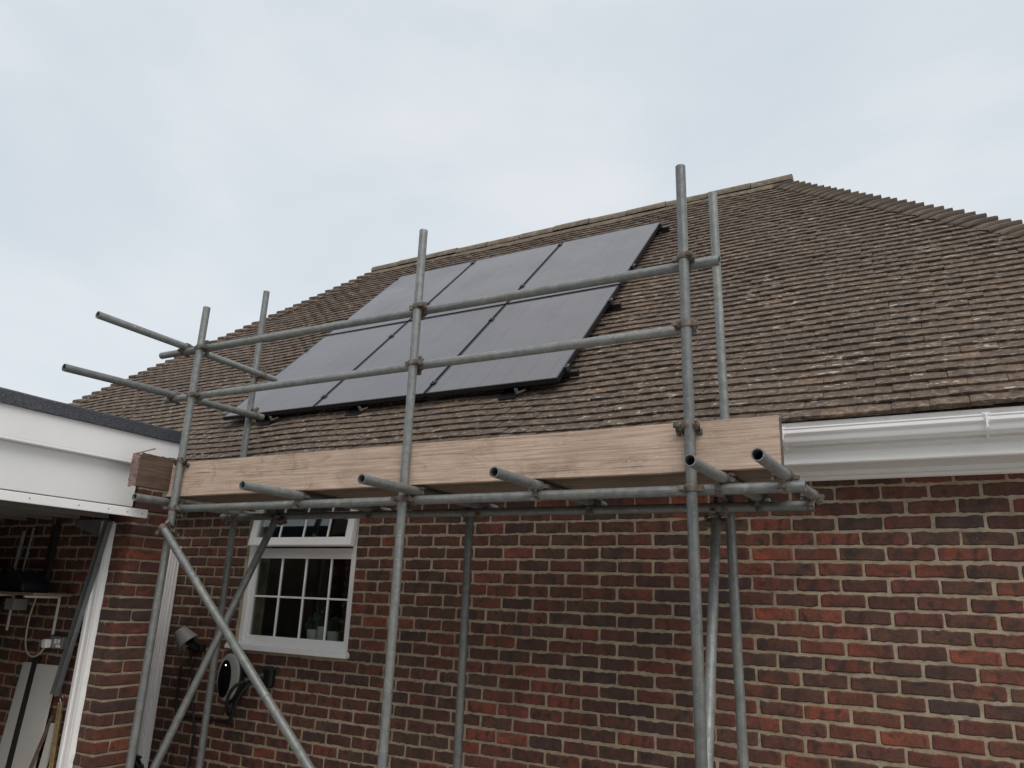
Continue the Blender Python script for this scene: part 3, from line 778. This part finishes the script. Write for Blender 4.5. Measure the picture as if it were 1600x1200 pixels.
mb = MB(); mb.box((-.43, -1.17, 0), (-.416, -1.152, 1.9)); mb.build('jamb_timber', 'dark_stain', garage)

# things inside the garage, on or against its wall
WYg = GY0 - .002
e = empty('wall_socket', (-.70, WYg, 1.14), 'metal double socket with white plug on the garage wall', 'socket')
mb = MB(); mb.box((-.765, WYg - .030, 1.106), (-.630, WYg, 1.182)); mb.build('back_box', 'clamp_alu', e, bevel=.004)
for sx_ in (-.705, -.668):
    mb = MB(); mb.box((sx_ - .011, WYg - .035, 1.140), (sx_ + .011, WYg - .030, 1.168)); mb.build('switch', 'upvc_soft', e, bevel=.002)
mb = MB(); mb.box((-.690, WYg - .034, 1.114), (-.645, WYg - .0301, 1.134)); mb.build('socket_face', 'upvc_soft', e, bevel=.002)
e = empty('plug_and_lead', (-.76, WYg - .03, 1.13), 'white plug with cream lead looping below the garage shelf', 'plug')
mb = MB(); mb.box((-.795, WYg - .075, 1.108), (-.742, WYg - .031, 1.164)); mb.build('plug', 'upvc_soft', e, bevel=.010)
mb = MB(); mb.sweep([(-1.03, WYg - .03, 1.42), (-1.045, WYg - .04, 1.30), (-1.03, WYg - .045, 1.16), (-.985, WYg - .05, 1.08), (-.91, WYg - .05, 1.045), (-.83, WYg - .05, 1.065), (-.785, WYg - .05, 1.112)], .006, 8); mb.build('lead', 'cable_cream', e, 60)
e = empty('garage_shelf', (-1.3, WYg, 1.43), 'dark shelf on white brackets along the garage wall', 'shelf')
mb = MB(); mb.box((-2.6, WYg - .27, 1.440), (-.66, WYg, 1.458)); mb.build('board', 'ply', e)
for bx in (-.80, -1.36, -1.95):
    mb = MB(); mb.box((bx - .011, WYg - .24, 1.425), (bx + .011, WYg, 1.4395)); mb.box((bx - .011, WYg - .006, 1.19), (bx + .011, WYg, 1.4245)); mb.build('bracket', 'upvc_soft', e)
def thing(name, label, cat, mb, mat, smooth=None, bevel=0.0, group=None):
    return tag(mb.build(name, mat, None, smooth, bevel), label, cat, group)
mb = MB(); mb.box((-1.28, WYg - .10, 1.335), (-1.165, WYg, 1.412)); thing('junction_box', 'small grey junction box under the garage shelf', 'box', mb, 'grey_plastic', bevel=.006)
e = empty('tool_bag', (-1.06, WYg - .14, 1.459), 'dark tool bag heaped on the garage shelf', 'bag')
mb = MB(); prof = [(-1.42, 1.459), (-1.42, 1.52), (-1.36, 1.565), (-1.25, 1.58), (-1.15, 1.56), (-1.08, 1.60), (-.98, 1.59), (-.90, 1.52), (-.88, 1.459)]
n = len(prof); v = [(x, WYg - .22, z) for x, z in prof] + [(x * .99 - .01, WYg - .03, z * .99 + .012) for x, z in prof]
mb.add(v, [(i, (i + 1) % n, n + (i + 1) % n, n + i) for i in range(n)] + [tuple(range(n))[::-1], tuple(range(n, 2 * n))]); mb.build('bag_body', 'dark_box', e, 50, bevel=.012)
mb = MB(); mb.sweep([(-1.30, WYg - .15, 1.57), (-1.26, WYg - .16, 1.61), (-1.18, WYg - .16, 1.615), (-1.13, WYg - .15, 1.58)], .010, 8); mb.build('handle', 'black_rubber', e, 60)
mb = MB(); mb.tube((-1.325, WYg - .06, 1.56), (-1.345, WYg - .03, 1.885), .013, seg=12); mb.tube((-1.338, WYg - .045, 1.74), (-1.339, WYg - .044, 1.752), .0145, seg=12); thing('white_pole', 'thick pale pole standing on the garage shelf', 'pole', mb, 'grey_plastic', 40)
mb = MB(); mb.tube((-1.215, WYg - .06, 1.56), (-1.235, WYg - .03, 1.905), .008, seg=10); mb.tube((-1.228, WYg - .04, 1.71), (-1.229, WYg - .038, 1.73), .010, seg=10); thing('thin_pole', 'thin grey rod beside the thick pale pole on the shelf', 'pole', mb, 'grey_plastic', 40)
e = empty('sealant_bottle', (-1.53, WYg - .10, 1.459), 'white topped bottle at the left of the garage shelf', 'bottle')
mb = MB(); mb.lathe((-1.53, WYg - .10, 1.459), (0, 0, 1), [(.034, 0), (.036, .01), (.036, .17), (.028, .20)], 16); mb.build('body', 'grey_plastic', e, 40)
mb = MB(); mb.lathe((-1.53, WYg - .10, 1.660), (0, 0, 1), [(.020, 0), (.020, .035), (.012, .045)], 14); mb.build('cap', 'pot_white', e, 40)
mb = MB(); bar(mb, (-1.66, WYg - .19, 1.53), (-1.47, WYg - .16, 1.63), .028, .03, (0, 1, 0)); mb.tube((-1.47, WYg - .16, 1.63), (-1.445, WYg - .156, 1.643), .010, seg=8); thing('red_tool', 'red handled tool lying in front of the shelf bottle', 'tool', mb, 'red_paint', bevel=.006)
mb = MB(); bar(mb, (-.985, WYg - .015, 1.93), (-.965, WYg - .03, 1.46), .055, .03, (0, 1, 0)); thing('upright_batten', 'dark upright batten fixed above the garage shelf', 'batten', mb, 'dark_stain')
e = empty('storage_crate', (-1.6, WYg - .2, .9), 'dark blue crate with printed side at the left garage edge', 'crate')
mb = MB(); v = [(-1.95, WYg - .40, .90), (-1.46, WYg - .40, .90), (-1.40, WYg - .40, 1.37), (-1.95, WYg - .40, 1.37)]; v += [(x, WYg - .06, z) for x, _, z in v]
mb.add(v, [(0, 1, 2, 3), (5, 4, 7, 6), (0, 4, 5, 1), (1, 5, 6, 2), (2, 6, 7, 3), (3, 7, 4, 0)]); mb.build('crate_body', 'dark_box', e, bevel=.01)
mb = MB(); mb.box((-1.97, WYg - .42, 1.371), (-1.385, WYg - .05, 1.395)); mb.build('crate_rim', 'dark_box', e, bevel=.005)
for q in range(3):
    mb = MB(); mb.box((-1.60 - q * .01, WYg - .4035, 1.30 - q * .035), (-1.47 - q * .012, WYg - .4012, 1.312 - q * .035)); mb.build('print_line', 'grey_plastic', e)
mb = MB(); mb.tube((-1.345, WYg - .42, 1.40), (-1.365, WYg - .46, .0), .014, seg=12); thing('upright_tube', 'white tube standing upright beside the dark blue crate', 'tube', mb, 'leaning_white', 40)
for (xa, xb, top, bot, lb, mt) in ((-1.030, -.935, 1.0, (-1.07, -.93), 'narrow white board leaning left of the dark strip', 'leaning_white'), (-.868, -.635, 1.0, (-.862, -.63), 'wide white board leaning against the garage wall', 'leaning_white'), (-.592, -.535, .66, (-.60, -.53), 'short white board leaning beside the coil spring', 'leaning_white'), (-.925, -.875, 1.05, (-.93, -.868), 'dark strip standing between two white boards', 'dark_stain')):
    mb = MB(); y0, y1 = WYg - .012, WYg - .07
    v = [(xa, y0, top), (xb, y0, top + .004), (bot[1], y1, .0), (bot[0], y1, .0)]; v += [(x, y - .016, z) for x, y, z in v]
    mb.add(v, [(0, 1, 2, 3), (7, 6, 5, 4), (0, 4, 5, 1), (1, 5, 6, 2), (2, 6, 7, 3), (3, 7, 4, 0)]); thing('leaning_board', lb, 'board', mb, mt)
mb = MB(); bar(mb, (-.610, WYg - .012, .70), (-.612, WYg - .20, .0), .022, .012, (0, 1, 0)); thing('timber_batten', 'brown timber batten between wide and short white boards', 'batten', mb, 'old_wood')

# passage door frame between garage and house
e = empty('passage_door', (-1.1, -.4, 0), 'white ribbed plastic door frame in the gap beside the house wall', 'door')
mb = MB(); mb.box((-1.17, -.118, 0), (-1.105, -.004, 1.868))
for yy in (-.108, -.082, -.050, -.024): mb.box((-1.1055, yy - .007, 0.001), (-1.092, yy + .007, 1.866))
mb.build('door_frame', 'upvc', e, bevel=.003)
mb = MB(); mb.box((-1.145, -.86, .02), (-1.125, -.119, 1.80)); mb.build('door_panel', 'black_gloss', e)

# ------------------------------------------------------------------ wall fittings
e = empty('ev_charger', (-.24, 0, .89), 'oval grey and black car charger fixed under the window', 'charger')
cc = Vector((-.235, -.0, .898))
mb = MB(); mb.lathe(cc + Vector((0, -.002, 0)), (0, -1, 0), [(.118, 0), (.128, .02), (.130, .06), (.122, .088), (.112, .095)], 40, ell=(.95, 1.36), u=(1, 0, 0)); mb.build('body', 'black_plastic', e, 35)
mb = MB(); mb.lathe(cc + Vector((-.004, -.096, .004)), (0, -1, 0), [(.122, -.004), (.124, .006), (.118, .012), (.10, .014), (.03, .015)], 40, ell=(.93, 1.36), u=(1, 0, 0)); mb.build('cover', 'charger_grey', e, 50)
mb = MB(); mb.lathe(cc + Vector((-.030, -.1105, -.008)), (0, -1, 0), [(.078, -.006), (.078, .003), (.070, .007)], 36, ell=(.86, 1.70), u=(1, 0, 0)); mb.build('front_face', 'black_gloss', e, 40)
mb = MB(); mb.tube(cc + Vector((-.026, -.1175, .088)), cc + Vector((-.026, -.1195, .088)), .0045, seg=10); mb.build('status_light', 'led', e)
e2 = empty('cable_holder', (.08, 0, .93), 'black cable holster on the wall right of the charger', 'holster')
mb = MB(); mb.box((.045, -.055, .850), (.148, -.001, .990)); mb.build('plate', 'black_plastic', e2, bevel=.018)
mb = MB(); mb.tube((.07, -.05, .935), (-.01, -.15, .895), .030, .024, seg=16); mb.build('holster', 'black_plastic', e2, 40)
mb = MB(); mb.sweep([(-.01, -.152, .893), (-.06, -.185, .86), (-.11, -.19, .79), (-.15, -.16, .70), (-.185, -.10, .65), (-.205, -.07, .69), (-.215, -.05, .755)], .0125, 10); thing('charging_cable', 'thick black cable from the charger to its holster', 'cable', mb, 'black_rubber', 60)
mb = MB(); mb.sweep([(.06, -.13, .90), (.0, -.17, .82), (-.06, -.17, .70), (-.12, -.13, .60), (-.18, -.06, .575), (-.26, -.03, .585)], .0105, 10); thing('looped_cable', 'second black cable looping under the charger to the conduit', 'cable', mb, 'black_rubber', 60)
mb = MB(); mb.sweep([(-.885, -.014, .93), (-.882, -.014, .80), (-.875, -.014, .66), (-.862, -.014, .605), (-.82, -.014, .583), (-.70, -.014, .578), (-.50, -.014, .580), (-.30, -.014, .585), (-.262, -.014, .60), (-.25, -.014, .66), (-.25, -.014, .76)], .0105, 10); thing('wall_conduit', 'thin black conduit bent across the wall below the charger', 'conduit', mb, 'black_rubber', 60)
e = empty('wall_lamp', (-.70, 0, 1.12), 'grey cone shaped lamp on the house wall left of the window', 'lamp')
ax = Vector((.10, .05, -.12)).normalized(); c0 = Vector((-.775, -.165, 1.210))
mb = MB(); mb.lathe(c0, ax, [(.028, -.004), (.046, 0), (.050, .008), (.084, .118), (.086, .126), (.080, .126), (.046, .02)], 32); mb.build('shade', 'grey_plastic', e, 40)
mb = MB(); mb.tube(c0 - ax * .003, c0 - ax * .008, .011, seg=14); mb.build('cap_hole', 'black_plastic', e)
mb = MB(); mb.box((-.80, -.05, 1.055), (-.64, -.001, 1.11)); mb.tube((-.71, -.04, 1.08), (-.715, -.10, 1.13), .028, seg=14); mb.build('mount', 'black_plastic', e, bevel=.008)
mb = MB(); mb.sweep([(-.735, -.07, 1.06), (-.735, -.05, .98), (-.715, -.03, .86), (-.70, -.025, .74), (-.655, -.025, .60), (-.61, -.025, .48), (-.62, -.025, .30), (-.64, -.03, .01)], .0085, 10); mb.build('cable', 'black_rubber', e, 60)
mb = MB(); mb.sweep([(-.80, -.16, 1.20), (-.845, -.14, 1.16), (-.835, -.09, 1.09), (-.79, -.045, 1.075)], .004, 8); mb.build('lead', 'black_rubber', e, 60)
# black plastic cart handle at the bottom left
e = empty('folded_trolley', (-.95, -.24, 0), 'black plastic trolley handle at the foot of the white frame', 'trolley')
mb = MB(); mb.sweep([(-1.02, -.26, .0), (-1.01, -.26, .12), (-1.0, -.27, .26)], .016, 10); mb.sweep([(-.82, -.26, .0), (-.83, -.26, .12), (-.84, -.27, .26)], .016, 10); mb.build('frame_tube', 'black_plastic', e, 60)
mb = MB(); bar(mb, (-1.03, -.30, .325), (-.86, -.28, .300), .055, .022, (0, 0, 1)); bar(mb, (-.92, -.29, .30), (-.82, -.27, .20), .05, .05, (0, 1, 0)); mb.build('handle', 'black_plastic', e, bevel=.010)
mb = MB(); mb.lathe((-1.03, -.31, .235), (.3, -1, .1), [(.058, 0), (.060, .01), (.052, .02)], 20); mb.build('wheel', 'black_rubber', e, 40)
mb = MB(); mb.lathe((-1.026, -.333, .240), (.3, -1, .1), [(.016, 0), (.018, .006), (.012, .010)], 14); mb.build('hub', 'clamp_alu', e, 40)
mb = MB(); bar(mb, (-1.04, -.28, .10), (-.82, -.27, .12), .20, .03, (0, 1, 0)); mb.build('tray', 'black_plastic', e, bevel=.01)

# ------------------------------------------------------------------ SOLAR PANELS
PXS = [-.865, .205, 1.296, 2.395]; PSS = [(.590, 2.178), (2.206, 3.805)]; PH = .118
colname = ('left', 'middle', 'right'); rowname = ('lower', 'upper')
for j, (sa, sb) in enumerate(PSS):
    for i in range(3):
        xa, xb = PXS[i] + .009, PXS[i + 1] - .009
        e = empty('solar_panel', tuple(RP((xa + xb) / 2, sa, PH - .04)), '%s black solar panel in the %s row of the roof array' % ({'left': 'leftmost', 'middle': 'middle', 'right': 'rightmost'}[colname[i]], rowname[j]), 'solar panel', 'solar panels on the roof')
        e['label'] = e['label']
        mb = MB(); fw = .012
        def q(x, s, h): return RP(x, s, h)
        for (x0, x1, s0, s1) in ((xa, xa + fw, sa, sb), (xb - fw, xb, sa, sb), (xa + fw, xb - fw, sa, sa + fw), (xa + fw, xb - fw, sb - fw, sb)):
            v = [q(x0, s0, PH - .035), q(x1, s0, PH - .035), q(x1, s1, PH - .035), q(x0, s1, PH - .035), q(x0, s0, PH), q(x1, s0, PH), q(x1, s1, PH), q(x0, s1, PH)]
            mb.add(v, [(0, 3, 2, 1), (4, 5, 6, 7), (0, 1, 5, 4), (1, 2, 6, 5), (2, 3, 7, 6), (3, 0, 4, 7)])
        mb.build('frame', 'black_metal', e)
        mb = MB(); a, b, c, d = (xa + fw, sa + fw), (xb - fw, sa + fw), (xb - fw, sb - fw), (xa + fw, sb - fw)
        v = [q(*a, PH - .002), q(*b, PH - .002), q(*c, PH - .002), q(*d, PH - .002), q(*a, PH - .008), q(*b, PH - .008), q(*c, PH - .008), q(*d, PH - .008)]
        W_, H_ = (b[0] - a[0]), (d[1] - a[1]); U = [(0, 0), (W_, 0), (W_, H_), (0, H_)]
        mb.add(v, [(0, 1, 2, 3), (7, 6, 5, 4), (0, 4, 5, 1), (1, 5, 6, 2), (2, 6, 7, 3), (3, 7, 4, 0)], .5, [U, U, U, U, U, U]); mb.build('glass', 'panel', e)
for k, (s, nm) in enumerate(((.745, 'lowest'), (1.86, 'second lowest'), (2.60, 'second highest'), (3.71, 'highest'))):
    e = empty('mounting_rail', tuple(RP(-.9, s, .05)), '%s black mounting rail under the solar panels' % nm, 'rail', 'solar mounting rails')
    mb = MB(); mb.obox(RP(.79, s, .062), Vector((1, 0, 0)), SD, ND, 1.685, .017, .020); mb.build('rail', 'black_metal', e)
    for xx in (PXS[0] - .004, PXS[1], PXS[2], PXS[3] + .006):
        mb = MB(); mb.obox(RP(xx, s, PH - .012), Vector((1, 0, 0)), SD, ND, .008, .022, .0155); mb.obox(RP(xx, s, PH + .006), Vector((1, 0, 0)), SD, ND, .021, .022, .0022)
        c = RP(xx, s, PH + .008); mb.tube(c, c + ND * .008, .006, seg=8); mb.build('clamp', 'black_metal' if xx < 2.3 else 'clamp_dark', e)
    for xx in (-.55, .55, 1.65, 2.34):
        mb = MB(); mb.obox(RP(xx, s + .03, .032), Vector((1, 0, 0)), SD, ND, .055, .075, .004); mb.obox(RP(xx, s - .02, .045), Vector((1, 0, 0)), SD, ND, .016, .004, .022); mb.obox(RP(xx, s, .040), Vector((1, 0, 0)), SD, ND, .016, .022, .0035); mb.build('roof_hook', 'black_metal', e)
for xx in (-.36, .60, 1.99):                                            # flashings and loose lower brackets seen under the array
    e = empty('roof_bracket', tuple(RP(xx, .60, .03)), {-.36: 'leftmost', .60: 'middle', 1.99: 'rightmost'}[xx] + ' small black bracket below the panel edge on the tiles', 'bracket', 'brackets under the array edge')
    mb = MB(); mb.obox(RP(xx, .60, .034), Vector((1, 0, 0)), SD, ND, .07, .075, .003); mb.build('flashing', 'black_metal', e)
    mb = MB(); mb.obox(RP(xx + .07, .575, .058), Vector((1, 0, 0)), SD, ND, .012, .004, .022); mb.obox(RP(xx + .10, .585, .050), Vector((.8, .6 * CT, .6 * ST)).normalized(), ND.cross(Vector((.8, .6 * CT, .6 * ST)).normalized()), ND, .03, .004, .006); mb.build('hook', 'clamp_alu', e)

# ------------------------------------------------------------------ SCAFFOLD
TR_, TI = .02415, .0198
scaf = empty('scaffold', (2.0, -.8, 0), 'grey galvanised tube scaffold standing along the house wall', 'scaffold')
tubes = {}
def tube(name, p, q, key=None):
    mb = MB(); mb.tube(p, q, TR_, seg=28, hollow=TI, rnd=random.random())
    o = mb.build(name, 'galv', scaf, 40)
    if key: tubes[key] = (Vector(p), Vector(q), o)
    return o
F, B = -1.15, -.42
tube('standard', (.205, F, .03), (.240, F, 3.40), 'L'); tube('standard', (2.063, F, .03), (2.060, F, 3.59), 'M'); tube('standard', (3.628, F, .03), (3.597, F, 3.60), 'R')
tube('standard', (-.048, B, .03), (-.030, B, 3.85), 'Lb'); tube('standard', (2.028, B, .03), (2.022, B, 2.075), 'Mb'); tube('standard', (3.622, B, .03), (3.570, B, 3.845), 'Rb')
IN = F + .055
tube('guard_rail', (-.24, IN, 3.125), (3.755, IN, 3.092), 'top'); tube('guard_rail', (-.095, IN, 2.782), (3.640, IN, 2.772), 'low')
tube('end_rail', (.005, -1.755, 3.166), (.055, -.285, 3.136), 'etop'); tube('end_rail', (-.045, -1.865, 2.790), (.03, -.345, 2.820), 'elow')
tube('ledger', (.130, IN, 2.021), (4.068, IN, 2.019), 'lf'); tube('ledger', (-.11, B + .053 - .106, 2.040), (4.000, B - .053, 2.021), 'lb')
TZ = 2.0705
trs = [(.118, -1.36, .05), (1.285, -1.545, 1.30), (2.100, -1.540, 2.13), (2.840, -1.530, 2.85), (3.722, -1.555, 3.755), (3.982, -1.590, 4.010)]
for i, (x, yf, xb) in enumerate(trs): tube('transom', (x, yf, TZ - .006), (xb, -.30, TZ), 't%d' % i)
tube('brace', (.235, -1.205, 1.885), (1.98, -1.205, .405), 'bf')
tube('brace', (.512, -.530, 2.03), (.290, -1.13, .30), 'bt'); tube('brace', (3.524, -.42, 1.975), (3.620, -1.085, .865), 'br')
for x, y in ((.205, F), (2.063, F), (3.628, F), (-.048, B), (2.028, B), (3.622, B)):
    mb = MB(); mb.box((x - .075, y - .075, .004), (x + .075, y + .075, .010)); mb.tube((x, y, .010), (x, y, .05), .019, seg=12); mb.build('base_plate', 'rust', scaf)
def coupler(a, da, b, db, host, flip=1):
    """two hinged bands round crossing tubes with T-bolts"""
    a, b, da, db = Vector(a), Vector(b), Vector(da).normalized(), Vector(db).normalized()
    mb = MB(); between = (b - a); L = between.length; bt = between / L
    for c, d, o in ((a, da, bt), (b, db, -bt)):
        seg = 18; w = .0165; v = []; s = d.cross(o).normalized()
        r0, r1 = TR_ + .0006, TR_ + .0062
        for (t, r) in ((-w, r0), (-w, r1 - .002), (-w * .8, r1), (w * .8, r1), (w, r1 - .002), (w, r0)):
            for k in range(seg):
                ang = 2 * math.pi * k / seg; v.append(c + d * t + (o * math.cos(ang) + s * math.sin(ang)) * (r + random.uniform(-.0006, .0006)))
        mb.add(v, [(q * seg + k, q * seg + (k + 1) % seg, (q + 1) * seg + (k + 1) % seg, (q + 1) * seg + k) for q in range(5) for k in range(seg)])
        for sg in (1, -1):                                              # hinge lug one side, bolt and nut the other
            lug = c + s * (sg * (TR_ + .016))
            mb.obox(lug, s, o, d, .013, .009, .0125)
            if sg == flip:
                mb.tube(lug - o * .030 + s * .006, lug + o * .046 + s * .006, .0062, seg=8)
                mb.tube(lug + o * .014 + s * .006, lug + o * .031 + s * .006, .0125, seg=6)
                mb.obox(lug - o * .024 + s * .006, s, o, d, .013, .006, .010)
    mb.obox(a + bt * (L / 2), bt, da, bt.cross(da).normalized(), .010, .018, .018)
    return mb.build('coupler', 'rust', host, 40)
def near(key, P):                                                       # closest point and direction on a tube's axis
    p, q, o = tubes[key]; d = (q - p); t = max(0, min(1, (Vector(P) - p).dot(d) / d.length_squared)); return p + d * t, d.normalized(), o
def join(k1, k2, P, flip=1):
    a, da, o = near(k1, P); b, db, _ = near(k2, P); coupler(a, da, b, db, o, flip)
for k, x in (('L', .235), ('M', 2.06), ('R', 3.60)):
    join(k, 'top', (x, F, 3.11), -1); join(k, 'low', (x, F, 2.775), -1 if k != 'R' else 1); join(k, 'lf', (x, F, 2.02), 1)
for k, x in (('Lb', -.04), ('Mb', 2.025), ('Rb', 3.59)): join(k, 'lb', (x, B, 2.03), 1)
join('Lb', 'etop', (0, B, 3.14)); join('Lb', 'elow', (0, B, 2.82))
join('top', 'etop', (.01, IN, 3.14), -1); join('low', 'elow', (-.02, IN, 2.80), -1)
for i, (x, yf, xb) in enumerate(trs): join('lf', 't%d' % i, (x, IN, 2.04), 1 if i % 2 else -1); join('lb', 't%d' % i, (xb, B - .05, 2.05), 1)
join('L', 'bf', (.22, F, 1.86)); join('lb', 'bt', (.50, -.5, 2.0)); join('lb', 'br', (3.53, -.5, 2.0)); join('lb', 'bt', (.46, -.5, 2.0), -1)
coupler((3.600, F, 2.285), (0, 0, 1), (3.600, F - .002, 2.2865), (0, 0, 1), tubes['R'][2]); coupler((.2275, F, 2.312), (0, 0, 1), (.2275, F - .002, 2.3135), (0, 0, 1), tubes['L'][2])

# boards
def plank(name, label, x0, x1, y0, y1, z0, z1, mat, n=40, jag=0.0, along='x', group=None, parent=None):
    mb = MB(); v = []
    for i in range(n + 1):
        t = i / n
        bow = .004 * noise.noise(Vector((t * 5, z0 * 9, y0 * 7)))
        e0 = .0018 * noise.noise(Vector((t * 40, 1, y0 * 3))); e1 = .0024 * noise.noise(Vector((t * 40, 7, y0 * 3)))
        if along == 'x': x = x0 + (x1 - x0) * t; v += [(x, y0 + bow, z0 + e0), (x, y1 + bow, z0 + e0), (x, y1 + bow, z1 + e1), (x, y0 + bow, z1 + e1)]
        else: y = y0 + (y1 - y0) * t; v += [(x0 + bow, y, z0 + e0), (x1 + bow, y, z0 + e0), (x1 + bow, y, z1 + e1), (x0 + bow, y, z1 + e1)]
    if jag:
        for k in range(4): v[k] = (v[k][0] + random.uniform(-jag, jag), v[k][1] + random.uniform(-jag, jag), v[k][2])
    f = [(4 * i + k, 4 * (i + 1) + k, 4 * (i + 1) + (k + 1) % 4, 4 * i + (k + 1) % 4) for i in range(n) for k in range(4)] + [(0, 1, 2, 3), (4 * n + 3, 4 * n + 2, 4 * n + 1, 4 * n)]
    if along == 'y': f = [q[::-1] for q in f]
    mb.add(v, f); o = mb.build(name, mat, None, bevel=.003)
    return tag(o, label, 'board', group)
BZ = TZ + TR_ + .003
tb = empty('toe_board', (2.0, -1.10, BZ), 'long pale timber toe board standing on edge along the scaffold', 'board')
o = plank('board', None, .060, 3.985, -1.1245, -1.0865, BZ, BZ + .222, 'toe_wood', 60); del o['category']; o.parent = tb; o.matrix_parent_inverse = tb.matrix_world.inverted()
mb = MB(); mb.box((3.9855, -1.1262, BZ + .008), (3.9875, -1.085, BZ + .214)); mb.box((3.955, -1.0862, BZ + .03), (3.9875, -1.0848, BZ + .19)); mb.build('end_band', 'rust', tb)
et_ = empty('end_toe_board', (.12, -1.37, BZ), 'short dark weathered board end projecting beside the garage fascia', 'board')
o = plank('board', None, .082, .120, -1.375, -.44, BZ + .038, BZ + .238, 'old_wood', 30, .006, 'y'); del o['category']; o.parent = et_; o.matrix_parent_inverse = et_.matrix_world.inverted()
mb = MB(); n = 14; v = []
for i in range(n + 1):
    z = BZ + .030 + .212 * i / n; w = .012 * noise.noise(Vector((z * 60, 0, 0))); v += [(.076, -1.372, z), (.078 + w * .3, -1.392 - abs(w), z), (.124 + w * .3, -1.390 - abs(w), z + .004), (.1225, -1.372 + w * .3, z)]
mb.add(v, [(4 * i + k, 4 * (i + 1) + k, 4 * (i + 1) + k + 1, 4 * i + k + 1) for i in range(n) for k in range(3)]); mb.build('red_tape', 'red_tape', et_)
mb = MB(); mb.add([(.08, -1.385, BZ + .240), (.122, -1.385, BZ + .238), (.135, -1.28, BZ + .285), (.10, -1.27, BZ + .290), (.085, -1.38, BZ + .246), (.12, -1.38, BZ + .246), (.133, -1.278, BZ + .292), (.10, -1.268, BZ + .297)], [(0, 3, 2, 1), (4, 5, 6, 7), (0, 1, 5, 4), (1, 2, 6, 5), (2, 3, 7, 6), (3, 0, 4, 7)]); mb.build('splinter', 'board_wood', et_)
mb = MB(); v = []; n = 16
for i in range(n + 1):
    y = -1.36 + .27 * i / n; h = .012 + .014 * abs(noise.noise(Vector((y * 40, 3, 0)))); v += [(.121, y, BZ + .236), (.1215, y, BZ + .236 + h), (.10, y, BZ + .238 + h * .8)]
mb.add(v, [(3 * i + k, 3 * (i + 1) + k, 3 * (i + 1) + k + 1, 3 * i + k + 1) for i in range(n) for k in range(2)]); mb.build('split_edge', 'old_wood', et_)
for i, (y0, lb) in enumerate(((-1.083, 'scaffold board directly behind the toe board, nearest the viewer'), (-.856, 'middle scaffold board of the platform, seen from below'), (-.629, 'scaffold board of the platform nearest the house wall'))):
    plank('scaffold_board', lb, .135 + .02 * i, 3.955 - .015 * i, y0, y0 + .223, BZ, BZ + .038, 'board_wood', 40, .004, 'x', 'platform boards')
